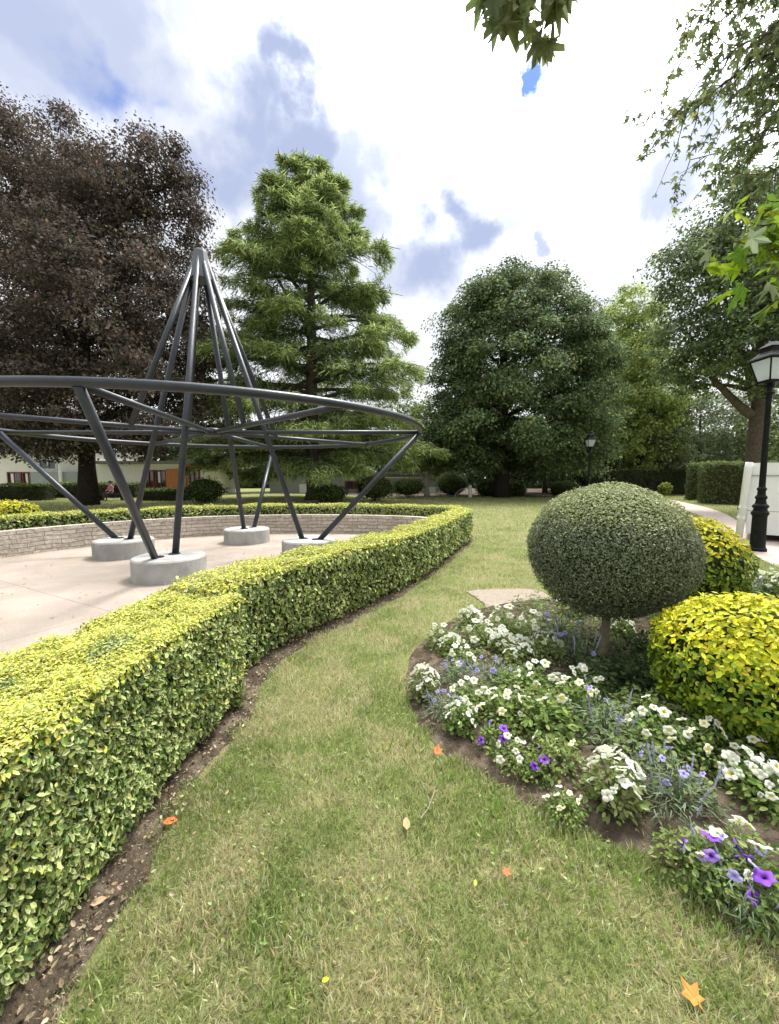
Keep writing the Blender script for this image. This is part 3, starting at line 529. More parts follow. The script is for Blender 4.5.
bgtree('garden_tree', 'green tree filling the gap behind the lower boughs of the conifer', 345, 44, [(330,440,44,40,0),(375,450,40,30,0),(290,450,36,30,0),(400,430,24,40,2)], 13000, .32, [(.07,.10,.035),(.10,.14,.05),(.13,.17,.06)], 1.2)
bgtree('garden_tree', 'leafy tree between the copper beech and the conifer above the house', 228, 40, [(222,425,30,44,0),(238,460,26,26,0),(205,450,18,26,1)], 8000, .3, BG, 1.0)
bgtree('garden_tree', 'dark bushy tree at the far left behind the white house', -15, 48, [(-20,420,60,50,0),(30,440,40,34,0),(70,430,40,36,2)], 9000, .34, BGD, 1.3)

n = 50000; a = rng.uniform(-1.25, 1.25, n); dd = 62+6*rng.random(n); q = np.c_[dd*np.sin(a), dd*np.cos(a)]; hh = 5.5+4.5*fbm(q, .11, 5); zz = hh*rng.random(n)**1.15
tag(leaves('distant_wood', np.c_[q, zz], np.c_[-q/dd[:,None]*.8, .6*np.ones(n)]+rng.normal(size=(n, 3))*.5, .75*(.6+.8*rng.random(n)), T_QUAD, pal(n, [(.05,.075,.035),(.075,.105,.05),(.10,.13,.06)], None, .2)*(.7+.6*fbm(q, .25, 9))[:,None], M_LEAF), 'dark belt of woodland closing off the far side of the park', 'woodland', kind='stuff')

# tall cedar with layered drooping boughs
rng = np.random.default_rng(111)
Y = 27; b = np.array([(313-389.5)/F*Y, Y, 0]); cz = thing('cedar_tree', 'tall conifer with layered drooping light green boughs behind the plaza', 'tree', b)
ztop = P(313,160,Y)[2]; mb = MB(); mb.tube([(0,0,0),(.05,0,.6),(0,.05,6),(.1,0,12),(0,0,18),(.05,0,ztop)], [.62,.48,.40,.28,.14,.03], 10)
cp, cn, ctd, ct, cs = [], [], [], [], []
def spray(path, wdt, n, tipcol=1.0):
    path = np.array(path); t = rng.random(n)**.75; t = .12+.88*t; x = np.stack([np.interp(t, np.linspace(0, 1, len(path)), path[:,k]) for k in range(3)], 1)
    d = unit(np.stack([np.interp(np.clip(t+.05, 0, 1), np.linspace(0, 1, len(path)), path[:,k]) for k in range(3)], 1)-np.stack([np.interp(t-.05, np.linspace(0, 1, len(path)), path[:,k]) for k in range(3)], 1))
    side = unit(np.cross(d, np.array([0,0,1.]))); prof = np.sin(np.clip(t*1.02, 0, 1)*math.pi*.86+.22); nb = 9
    lat = rng.normal(size=n)*.5*wdt*prof; fr = np.round(lat/.0001)*0+lat; clump = (vnoise(np.c_[x[:,0]+side[:,0]*lat, x[:,1]+side[:,1]*lat, x[:,2]]+50, 1.1, 5)); kp = clump > .40
    q = x+side*fr[:,None]+np.array([0,0,1.])*(-.16*np.abs(lat)-.05+rng.normal(size=n)*.10)[:,None]-np.array([0,0,1.])*(rng.random(n)**2*.42)[:,None]
    cp.append(q[kp]); cn.append((np.array([0,0,.8])+rng.normal(size=(n, 3))*.5)[kp]); ctd.append((d*.7+side*np.sign(lat)[:,None]*.6+np.array([0,0,-.55])+rng.normal(size=(n, 3))*.3)[kp]); ct.append(t[kp]); cs.append(np.full(int(kp.sum()), 1.))
prof_z = [2.2, 3.2, 5.0, 7.2, 9.5, 12, 14.5, 17, 19.2, 21.2, ztop]; prof_r = [7.0, 8.0, 8.5, 8.1, 7.4, 6.5, 5.5, 4.0, 2.4, 1.1, .12]
z = 2.3; az = 0.4; i = 0
while z < ztop-.2:
    az += 2.399+rng.normal()*.3; Lb = np.interp(z, prof_z, prof_r)*rng.uniform(.78, 1.14); up = np.interp(z, [2, 8, 16, 23], [.05, .17, .36, .62])
    d = np.array([math.cos(az), math.sin(az), 0]); tt = np.linspace(0, 1, 7)
    path = np.array([d*Lb*q+np.array([0,0,z+Lb*(up*q-(.17+up*.22)*q**2.6)]) for q in tt]); path[1:,:2] += rng.normal(size=(6, 2))*.06*Lb**.5
    mb.tube(path, np.linspace(.035+.017*Lb, .012, 7), 6); spray(path, .20*Lb+.14, int(230*Lb**1.15+40))
    for sgn in (-1, 1):
        for st in (.35, .55, .75):
            if rng.random() < .75:
                a = np.array([np.interp(st, tt, path[:,k]) for k in range(3)]); sd = unit(d*.75+sgn*np.array([-d[1], d[0], 0])*.8); l2 = Lb*(1-st)*.75+.3; pp = np.array([a+sd*l2*q+np.array([0,0,l2*(.05*q-.22*q*q)]) for q in np.linspace(0, 1, 5)])
                mb.tube(pp, np.linspace(.03, .008, 5), 5); spray(pp, .26*l2+.2, int(190*l2+20))
    z += np.interp(z, [2, 10, 20, 24], [.24, .26, .22, .2]); i += 1
for (dx, dy, h0, h1) in ((-3.7,.5,14.5,ztop-3.2),(-1.2,-.5,18,ztop-.5)):              # extra leaders at the top
    pp = np.array([[dx*.35,dy*.35,h0-1.5],[dx*.75,dy,h0+1],[dx,dy,h1-1.5],[dx*1.05,dy,h1]]); mb.tube(pp, [.1,.07,.04,.015], 6); zz = h0
    while zz < h1:
        a0 = rng.random()*6.28; l2 = (h1-zz)*.20+.10; sd = np.array([math.cos(a0), math.sin(a0), 0]); x0 = np.array([dx, dy, zz]); spray([x0, x0+sd*l2*.5+[0,0,.35*l2], x0+sd*l2+[0,0,.4*l2]], .3, 42); zz += .2
q = np.vstack(cp); tq = np.concatenate(ct); n = len(q); kp = q[:,2] > .7; q, tq = q[kp], tq[kp]; n = len(q)
fresh = rng.random(n) < np.clip(tq*.9-.05, 0, 1); col = np.where(fresh[:,None], pal(n, [(.30,.37,.13),(.38,.44,.17),(.23,.30,.10)], None, .25), pal(n, [(.07,.11,.045),(.12,.17,.065)], None, .2))
leaves('crown', q, np.vstack(cn)[kp], (.36*(.6+.8*rng.random(n))), T_BLADE, col, M_LEAF, cz, np.vstack(ctd)[kp])
mb.build('trunk', M_BARK, cz, True)
print('cedar leaves', n)

# ------------------------------------------------------------------ shrubs and the clipped ball tree
def shrub(name, label, cat, c, r, n, size, tpl, palette, wts, m, top=None, topz=.35, lump=.08, cut=0.04, core=.86, stem=True, jit=.2, edge=None, group=None, trunk=None, sq=1.0):
    c = np.array(c, float); r = np.array(r, float); root = thing(name, label, cat, (c[0], c[1], 0), group); org = np.array([c[0], c[1], 0])
    d = unit(rng.normal(size=(n, 3))); d = np.sign(d)*np.abs(d)**sq; d = d/np.maximum((np.abs(d)**2.0).sum(1, keepdims=True)**.5, 1e-6)
    rad = 1+lump*(fbm(d*r.mean()+c, 2.6/r.mean(), 6)-.5)*2-rng.random(n)**2.2*.13+rng.normal(size=n)*.012
    pos = c+d*r*rad[:,None]; kp = pos[:,2] > cut; pos, d = pos[kp], d[kp]; n = len(pos); nr = unit(d/r)
    col = pal(n, palette, wts, jit)
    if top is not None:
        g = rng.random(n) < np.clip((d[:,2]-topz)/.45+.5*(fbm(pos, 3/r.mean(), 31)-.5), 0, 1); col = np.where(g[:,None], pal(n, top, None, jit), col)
    td = rng.normal(size=(n, 3))*.8+nr*.2+np.array([0,0,-.3]); ed = None
    if edge is not None:
        ed = col.copy(); cr = rng.random(n) < .35; ed[cr] = ed[cr]*.5+np.array(edge)*.5
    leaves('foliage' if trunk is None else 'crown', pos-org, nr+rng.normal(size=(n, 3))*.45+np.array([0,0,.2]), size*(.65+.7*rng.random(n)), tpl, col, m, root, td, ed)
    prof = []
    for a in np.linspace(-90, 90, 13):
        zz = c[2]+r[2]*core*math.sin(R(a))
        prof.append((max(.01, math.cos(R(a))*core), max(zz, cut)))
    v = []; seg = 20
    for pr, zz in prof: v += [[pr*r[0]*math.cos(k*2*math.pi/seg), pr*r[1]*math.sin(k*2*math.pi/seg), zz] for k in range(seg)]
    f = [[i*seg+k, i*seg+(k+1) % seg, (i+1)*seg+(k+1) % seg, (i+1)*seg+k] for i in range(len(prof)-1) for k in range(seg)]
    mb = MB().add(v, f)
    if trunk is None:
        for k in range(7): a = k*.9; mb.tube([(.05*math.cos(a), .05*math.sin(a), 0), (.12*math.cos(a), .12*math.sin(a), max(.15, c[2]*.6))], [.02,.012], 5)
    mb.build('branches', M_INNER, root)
    return root
g = G(605, 662); bx, by = g[0]+.02, g[1]
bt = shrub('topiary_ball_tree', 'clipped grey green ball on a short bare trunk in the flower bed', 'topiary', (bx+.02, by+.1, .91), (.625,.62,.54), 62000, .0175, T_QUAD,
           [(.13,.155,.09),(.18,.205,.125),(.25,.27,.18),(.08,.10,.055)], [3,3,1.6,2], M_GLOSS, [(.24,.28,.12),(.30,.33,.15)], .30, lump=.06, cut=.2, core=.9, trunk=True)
mb = MB(); mb.tube([(-.06,-.1,0),(-.055,-.1,.1),(-.035,-.08,.3),(-.03,-.06,.62)], [.05,.038,.033,.03], 12)
for k in range(9):
    a = k*.72; mb.tube([(-.035,-.07,.42),(.2*math.cos(a),.2*math.sin(a),.62),(.4*math.cos(a),.4*math.sin(a),.75)], [.018,.012,.006], 6)
mb.build('trunk', M_BARKL, bt, True)
YEL_ = [(.34,.36,.02),(.44,.42,.025),(.26,.31,.025),(.15,.22,.02)]
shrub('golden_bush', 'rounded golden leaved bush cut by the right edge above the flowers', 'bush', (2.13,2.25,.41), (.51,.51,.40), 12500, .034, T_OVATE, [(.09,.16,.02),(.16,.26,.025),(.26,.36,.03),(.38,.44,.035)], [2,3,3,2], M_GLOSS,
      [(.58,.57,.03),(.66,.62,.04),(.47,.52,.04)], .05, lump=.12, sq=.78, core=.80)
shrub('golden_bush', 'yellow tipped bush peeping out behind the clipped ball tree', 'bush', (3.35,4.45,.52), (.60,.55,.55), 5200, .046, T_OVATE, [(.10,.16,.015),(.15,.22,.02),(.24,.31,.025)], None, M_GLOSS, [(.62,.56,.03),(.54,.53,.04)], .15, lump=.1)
def far_hedge(label, a, b, wid, h, dens=260, size=.11, p=((.07,.10,.04),(.10,.14,.055),(.14,.18,.07)), name='clipped_hedge', top=((.12,.16,.05),(.15,.19,.06))):
    root = thing(name, label, 'hedge', (a[0], a[1], 0)); a, b = np.array(a, float), np.array(b, float); d = b-a; Ln = np.linalg.norm(d); t = d/Ln; nn = np.array([t[1], -t[0]])
    if nn@(-a) < 0: nn = -nn                                           # front face towards the lawn
    org = np.r_[a, 0]; P_, N_ = [], []
    def face(o, e1, e2, nrm):
        k = int(np.linalg.norm(e1)*np.linalg.norm(e2)*dens); q = o+e1*rng.random((k, 1))+e2*rng.random((k, 1)); P_.append(q+np.array(nrm)*((fbm(q, 1.1, 4)-.5)*.22+rng.normal(size=k)*.05)[:,None]); N_.append(np.tile(nrm, (k, 1)))
    A3 = np.r_[a, 0]; D3 = np.r_[d, 0]; U = np.array([0,0,h]); Bk = np.r_[-nn*wid, 0]
    face(A3, D3, U, np.r_[nn, .1]); face(A3+U, D3, Bk, (0,0,1)); face(A3, Bk, U, np.r_[-t, .1]); face(A3+D3, Bk, U, np.r_[t, .1]); face(A3+Bk, D3, U, np.r_[-nn, .1])
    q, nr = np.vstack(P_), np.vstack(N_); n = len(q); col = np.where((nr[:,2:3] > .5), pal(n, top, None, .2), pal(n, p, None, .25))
    leaves('foliage', q-org, nr+rng.normal(size=(n, 3))*.5, size*(.6+.8*rng.random(n)), T_QUAD, col, M_LEAF, root)
    c = (a+b)/2-nn*wid/2-a; MB().box((c[0], c[1], (h-.12)/2), (Ln-.2, wid-.2, h-.12), math.atan2(d[1], d[0])).build('branches', M_TWIG, root)
def gx(u, Y): return ((u-389.5)/F*Y, Y)
far_hedge('tall dark clipped hedge block beside the path at the right', gx(704,23), gx(775,21.5), 2.0, 2.35)
far_hedge('narrower dark hedge block tucked behind the tall one by the path', gx(689,27), gx(712,26.4), 1.5, 2.45)
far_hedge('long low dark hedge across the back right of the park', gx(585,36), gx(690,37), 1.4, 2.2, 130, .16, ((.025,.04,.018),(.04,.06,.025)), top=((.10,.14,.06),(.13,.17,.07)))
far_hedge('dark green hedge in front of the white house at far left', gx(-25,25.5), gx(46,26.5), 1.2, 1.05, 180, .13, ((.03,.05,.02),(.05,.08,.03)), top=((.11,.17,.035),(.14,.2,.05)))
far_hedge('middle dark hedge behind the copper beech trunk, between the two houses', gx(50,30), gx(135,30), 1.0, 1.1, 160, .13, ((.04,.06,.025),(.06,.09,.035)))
far_hedge('low dark hedge under the red framed windows', gx(140,26), gx(186,26), .9, .75, 200, .12, ((.03,.05,.02),(.05,.08,.03)))
def fs(label, u, y, Y, ru, rz, p, n=1500, name='garden_shrub', size=.13, group='shrubs behind the plaza'):
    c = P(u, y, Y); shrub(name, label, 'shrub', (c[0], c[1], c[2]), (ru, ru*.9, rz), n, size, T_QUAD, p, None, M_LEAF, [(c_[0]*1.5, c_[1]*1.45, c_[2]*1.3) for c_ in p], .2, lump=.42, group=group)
GS = [(.06,.10,.03),(.09,.14,.04),(.13,.18,.06)]
fs('round green shrub between the house and the plaza, left of the conifer', 205, 490, 24, 1.15, .75, GS)
fs('rounded shrub beneath the conifer seen through the sculpture', 330, 493, 24, 1.0, .55, GS)
fs('loose grey green shrub right of the conifer trunk', 375, 487, 26, 1.3, .85, [(.10,.13,.06),(.14,.17,.08)])
fs('yellow leaved shrub behind the hedge at the left edge', 12, 513, 13.2, .75, .42, [(.34,.34,.04),(.42,.40,.05)], 1800, size=.09)
fs('small round shrub left of the domed tree trunk', 487, 489, 34, 1.0, .7, GS, 900)
fs('small round shrub right of the domed tree trunk', 516, 490, 34, .9, .6, GS, 900)
fs('low bush by the distant lamp in the shade', 566, 490, 33, 1.4, .8, [(.04,.06,.03),(.06,.085,.04)], 1200)
fs('young yellow leaved shrub at the foot of the far hedge', 665, 489, 31, .45, .45, [(.24,.28,.05),(.18,.24,.05)], 500)
fs('ragged green shrub under the pale trunked tree', 408, 487, 30, 1.3, .7, GS, 1200)
fs('shady green shrub beside the white bollard', 452, 484, 36, 1.5, 1.1, [(.06,.09,.035),(.09,.12,.05)], 1200)

rng = np.random.default_rng(120)
# ------------------------------------------------------------------ near maple: limbs reach into the frame from the right
mb_ = np.array([6.6, 2.9, 0]); mp_ = thing('sweetgum_tree', 'maple leaved tree whose twigs hang into the top and right of the photo', 'tree', mb_)
mb = MB(); mb.tube(np.array([(0,0,0),(0,.02,.4),(-.03,.05,2.5),(.05,.1,5),(0,.3,7.5),(.1,.4,10)]), [.33,.25,.22,.19,.15,.07], 12)
LP, LN, LT, LS, LC = [], [], [], [], []
MG = [(.14,.175,.09),(.18,.225,.11),(.22,.27,.11)]; MBR = [(.20,.31,.02),(.26,.36,.03),(.14,.23,.03),(.20,.25,.13)]
def twig(a, b, nl, size, p, r=.008, sag=-.05, droop=.9, spread=.07):
    a, b = np.array(a, float), np.array(b, float); pth = limb(mb, a-mb_, b-mb_, r, .002, sag, 6, .06, 5)+mb_; t = .15+.85*rng.random(nl); t[-1] = 1
    q = np.stack([np.interp(t, np.linspace(0, 1, 6), pth[:,k]) for k in range(3)], 1); st = unit(rng.normal(size=(nl, 3))+np.array([0,0,-.3]))*spread*rng.uniform(.5, 1.3, (nl, 1))
    for i in range(nl): mb.tube([q[i]-mb_, q[i]+st[i]-mb_], [.0016,.0012], 3, cap=False)
    LP.append(q+st); LN.append(rng.normal(size=(nl, 3))*.7+np.array([0,-.25,.6])); LT.append(st/spread*.5+rng.normal(size=(nl, 3))*.3+np.array([0,0,-droop])); LS.append(np.full(nl, size)*rng.uniform(.7, 1.2, nl)); LC.append(pal(nl, p, None, .18))
# upper right sprays, six to eight metres away
for (u0, y0, u1, y1, Yd) in ((880,-90,672,130,6.4),(900,-20,690,160,6.8),(860,-160,690,10,6.2),(880,-40,680,110,6.5),(900,10,715,165,6.9),(860,-100,710,30,6.3),(930,-30,760,140,6.2),(900,-90,755,60,6.6),(940,60,745,185,7.0),(840,-60,770,90,6.1),(930,40,730,150,7.2),(920,-120,720,70,6.9),(960,90,760,175,6.6),(900,-60,745,110,7.6),(840,-130,735,-10,6.4),(980,20,770,60,7.0),(870,-60,700,80,6.0)):
    a, b_ = P(u0, y0, Yd), P(u1, y1, Yd+.2); main = limb(mb, np.array([0,.2,5.6])+rng.normal(size=3)*.2, a-mb_, .07, .035, .05, 6); pth = limb(mb, a-mb_, b_-mb_, .03, .006, -.04, 9)+mb_
    for s_ in np.linspace(.12, 1, 15):
        x = np.array([np.interp(s_, np.linspace(0, 1, 9), pth[:,k]) for k in range(3)]); dv = unit(b_-a); ln = .35+.45*rng.random(); e_ = x+(dv*.7+rng.normal(size=3)*.5+np.array([0,0,-.35]))*ln; twig(x, e_, int(10+7*rng.random()), .125, MG, .008, -.04, .8, .06)
# twig over the middle of the frame
lb = limb(mb, np.array([-.02,.1,4.9]), np.array([1.35,2.5,5.2])-mb_, .08, .03, .06, 10, .03)+mb_
for (u0, y0, u1, y1, nl) in ((520,-40,512,10,5),(545,-40,522,20,5),(500,-40,486,4,4),(550,-40,540,40,5),(560,-50,556,-4,6),(530,-40,502,20,6),(575,-50,545,-2,6),(515,-30,508,26,3),(505,-30,494,12,3),(548,-30,541,46,3),(535,-30,528,30,5),(490,-40,482,2,5)):
    a, b_ = P(u0, y0, 2.45), P(u1, y1, 2.45+.1*rng.normal()); twig(lb[-1]+rng.normal(size=3)*.05, a, 2, .12, MG, .01); twig(a, b_, nl, .18, [(.13,.155,.075),(.17,.20,.09),(.20,.22,.10)], .005, -.02, 1.4, .05)
# bright leaves at the right edge
lb = limb(mb, np.array([-.03,.05,2.9]), P(850,215,2.7)-mb_, .06, .02, .03, 9, .03)+mb_
for (u0, y0, u1, y1, nl) in ((810,210,735,206,9),(810,215,755,238,9),(810,230,742,258,9),(800,245,705,262,10),(810,240,765,280,8),(810,235,775,298,8),(810,205,765,200,7),(800,240,722,242,8),(800,225,748,222,8),(810,255,740,285,8)):
    twig(P(u0, y0, 2.7), P(u1, y1, 2.55+.15*rng.normal()), nl, .15, MBR, .007, -.02, .35, .06)
leaves('foliage', np.vstack(LP)-mb_, np.vstack(LN), np.concatenate(LS), T_MAPLE, np.vstack(LC), M_LEAF, mp_, np.vstack(LT))
mb.build('trunk', M_BARK, mp_, True)

# ------------------------------------------------------------------ houses behind the left trees
def house(name, label, Y, u0, u1, ytop, build):
    x0, x1 = (u0-389.5)/F*Y, (u1-389.5)/F*Y; root = thing(name, label, 'house', ((x0+x1)/2, Y, 0)); hz = P(0, ytop, Y)[2]; wd = x1-x0
    X = lambda u: (u-389.5)/F*Y-(x0+x1)/2; Z = lambda y: P(0, y, Y)[2]
    build(root, X, Z, wd, hz); return root
def rect(root, name, m, X, Z, u0, y0, u1, y1, yoff, th=.1, parent=None):
    x0, x1, z0, z1 = X(u0), X(u1), Z(y1), Z(y0); return MB().box(((x0+x1)/2, yoff, (z0+z1)/2), (x1-x0, th, z1-z0)).build(name, m, parent or root)
def window(root, X, Z, u0, y0, u1, y1, fm, blind=None):
    fr = MB(); x0, x1, z0, z1 = X(u0), X(u1), Z(y1), Z(y0); k = .1
    for c, d in ((((x0+x1)/2, -.08, z1-k/2), (x1-x0, .14, k)), (((x0+x1)/2, -.08, z0+k/2), (x1-x0, .14, k)), ((x0+k/2, -.08, (z0+z1)/2), (k, .138, z1-z0-2*k)), ((x1-k/2, -.08, (z0+z1)/2), (k, .138, z1-z0-2*k)), (((x0+x1)/2, -.08, (z0+z1)/2), (k*.8, .13, z1-z0-2*k))): fr.box(c, d)
    o = fr.build('window', fm, root); MB().box(((x0+x1)/2, -.03, (z0+z1)/2), (x1-x0-2*k, .04, z1-z0-2*k)).build('pane', M_WIN, o)
    if blind: MB().box(((x0*.6+x1*.4), -.055, (z0*.4+z1*.6)), ((x1-x0)*.35, .015, (z1-z0)*.6)).build('blind', M_WHITE, o)
def h1(root, X, Z, wd, hz):
    MB().box((0, 3, hz/2), (wd, 6, hz)).build('wall', M_CREAM, root); MB().box((0, 2.9, hz+.15), (wd+.7, 7, .3)).build('roof', M_ROOF, root)
    rect(root, 'balcony', M_GREYW, X, Z, 38, 472, 95, 484, -.35, .5); window(root, X, Z, 10, 472, 24, 488, M_RED, 1); window(root, X, Z, 25, 472, 37, 488, M_RED, 1)
    window(root, X, Z, 42, 459, 60, 470, M_WHITE); window(root, X, Z, 44, 486, 62, 498, M_GREYW); window(root, X, Z, 76, 476, 92, 495, M_GREYW)
    rect(root, 'post', M_WHITE, X, Z, 67.5, 461, 70, 500, -.75, .16)
house('white_house', 'low white house with a balcony and dark windows at far left', 35, -30, 97, 453, h1)
def h2(root, X, Z, wd, hz):
    MB().box((0, 3, hz/2), (wd, 6, hz)).build('wall', M_CREAM, root); MB().box((.9, 2.9, hz+.12), (wd+1.2, 7, .24)).build('roof', M_ROOF, root)
    for a in (145, 157, 190): window(root, X, Z, a, 470, a+11, 488, M_RED, a == 157)
    rect(root, 'panel', M_ORANGE, X, Z, 168, 469, 188, 490, -.1, .16); rect(root, 'panel', M_ORANGE, X, Z, 187, 464, 203, 469.5, -.2, .3); rect(root, 'plinth', M_GREYW, X, Z, 139, 491, 206, 496, -.1, .16)
    window(root, X, Z, 171, 473, 184, 479, M_RED)
house('cream_house', 'cream house with a blank end wall and orange and red window panels', 34, 97, 208, 464, h2)
def h3(root, X, Z, wd, hz):
    MB().box((0, 2, hz/2), (wd, 4, hz)).build('wall', M_GREYW, root); MB().box((0, 1.9, hz+.1), (wd+.5, 4.8, .2)).build('roof', M_ROOF, root)
    window(root, X, Z, 345, 481, 362, 489, M_RED); rect(root, 'rail', M_WHITE, X, Z, 380, 477, 422, 478.2, -.2, .12); rect(root, 'wall_panel', M_WHITE, X, Z, 412, 487, 447, 494, -.15, .2); rect(root, 'wall_panel', M_WHITE, X, Z, 300, 484, 318, 494, -.15, .2)
house('garden_pavilion', 'grey garden building with white rails glimpsed under the conifer', 40, 270, 450, 474, h3)

# bollard with its bent rail, distant lamp, seated person
g = G(470, 497.5); bl = thing('white_bollard', 'small white bollard with a thin bent rail under the domed tree', 'bollard', g)
MB().tube([(0,0,0),(0,0,.95)], .13, 14).build('post', M_WHITE, bl); MB().tube([(-.1,0,.8),(-.7,0,.62),(-1.1,0,.35),(-1.15,0,0)], .03, 8).build('rail', M_GREYW, bl)
def lantern(root, c, s, gm):
    cx_, cy_, z0 = c
    q = math.sqrt(2); fr = MB(); hb, ht, zz = .15*s, .255*s, .46*s
    cs = [(1,1),(1,-1),(-1,-1),(-1,1)]
    for (sx, sy) in cs: fr.tube([(cx_+sx*hb, cy_+sy*hb, z0), (cx_+sx*ht, cy_+sy*ht, z0+zz)], .016*s, 6)
    for hh, z_ in ((hb, z0), (ht, z0+zz)):
        for (a, b_) in zip(cs, cs[1:]+cs[:1]): fr.tube([(cx_+a[0]*hh, cy_+a[1]*hh, z_), (cx_+b_[0]*hh, cy_+b_[1]*hh, z_)], .018*s, 6)
    fr.box((cx_, cy_, z0-.02*s), (2*hb*1.05, 2*hb*1.05, .04*s)); fr.lathe([(.05*s,-.16*s),(.09*s,-.12*s),(.05*s,-.08*s),(.12*s,-.04*s)], (cx_, cy_, z0), 12)
    lt = fr.build('lantern', M_LAMP, root)
    MB().lathe([(hb*q*.97, .005*s), (ht*q*.97, zz-.01*s)], (cx_, cy_, z0), 4, True).build('glass', gm, lt)
    MB().lathe([(ht*q*1.12, zz+.015*s),(ht*q*1.05, zz+.05*s),(ht*q*.62, zz+.17*s),(ht*q*.60, zz+.25*s),(ht*q*.68, zz+.27*s),(ht*q*.30, zz+.36*s),(.03*s, zz+.40*s),(.045*s, zz+.44*s),(.012*s, zz+.52*s)], (cx_, cy_, z0), 4, True).build('lantern_roof', M_LAMP, lt)
def lamp(label, g, hgt, s, r=1.0):
    root = thing('street_lamp', label, 'street lamp', g)
    MB().lathe([(0.1548, 0), (0.1548, 0.06), (0.1332, 0.08), (0.126, 0.12), (0.1188, 0.7), (0.126, 0.74), (0.144, 0.76), (0.144, 0.8), (0.1188, 0.83), (0.108, 0.88), (0.1332, 0.91), (0.1332, 0.94), (0.0936, 0.98), (0.0792, 1.06), (0.0972, 1.09), (0.0972, 1.12), (0.0684, 1.16), (0.0648, 1.24), (0.0792, 1.26), (0.0792, 1.29), (0.0562, 1.32)], (0,0,0), 20).build('base', M_LAMP, root, False)
    top = hgt-.98*s; mb = MB(); seg = 24; v = []; zs = [1.3, 2.0, 2.6, top-.25]
    for z_ in zs: v += [[(.056-.006*(z_-1.3))*(1-.09*(k % 2))*math.cos(k*2*math.pi/seg)*r, (.056-.006*(z_-1.3))*(1-.09*(k % 2))*math.sin(k*2*math.pi/seg)*r, z_] for k in range(seg)]
    mb.add(v, [[i*seg+k, i*seg+(k+1) % seg, (i+1)*seg+(k+1) % seg, (i+1)*seg+k] for i in range(3) for k in range(seg)]); mb.lathe([(.06,top-.27),(.085,top-.25),(.085,top-.22),(.045,top-.2),(.04,top-.12),(.055,top-.08)], (0,0,0), 14)
    mb.tube([(-.28,0,top-.33),(.28,0,top-.33)], .014, 8); mb.lathe([(.02,-.03),(.028,0),(.02,.03)], (-.28,0,top-.33), 8); mb.lathe([(.02,-.03),(.028,0),(.02,.03)], (.28,0,top-.33), 8)
    mb.build('pole', M_LAMP, root); lantern(root, (0,0,top), s, M_LGLASS)
    return root
lg = G(757, 551); lamp('ornate black street lamp with a glass lantern standing on the grass at right', lg, P(768,338,lg[1])[2]+.05, .9)
dg = np.array([(588-389.5)/F*25, 25, 0]); lamp('distant black street lamp in front of the dark trees', dg, 4.35, .95)
# white trailer behind the lamp
Yt = 9.6; xt = (748-389.5)/F*Yt; tr = thing('white_trailer', 'white panelled trailer parked on the path behind the black street lamp', 'trailer', (xt, Yt, 0)); tr.rotation_euler.z = R(-43); zt = P(760,463,Yt)[2]
MB().box((2.1, 1.0, (zt+.72)/2), (4.2, 1.9, zt-.72)).build('upper_panel', M_WHITE, tr); MB().box((2.1, 1.0, .435), (4.2, 1.88, .55)).build('lower_panel', M_WHITE, tr)
MB().box((2.1, 1.0, .715), (4.19, 1.86, .02)).build('seam', M_DARK, tr); MB().box((2.1, .035, zt-.30), (4.2, .03, .03)).build('trim_strip', M_GREYW, tr); MB().box((2.2, 1.05, .145), (3.9, 1.5, .035)).build('chassis', M_DARK, tr)
MB().tube([(-.11,-.02,.05),(-.03,-.02,zt-.12),(-.02,-.02,zt+.02)], [.075,.075,.07], 14).build('corner_post', M_WHITE, tr, True)
for z_ in (.55, .8): MB().box((-.12+.05*z_, -.04, z_), (.16,.1,.05)).build('bracket', M_WHITE, tr)
for x_ in (1.6, 2.3):
    mb = MB(); mb.tube([(x_,.15,.24),(x_,.36,.24)], .24, 20); mb.build('wheel', M_DARK, tr)
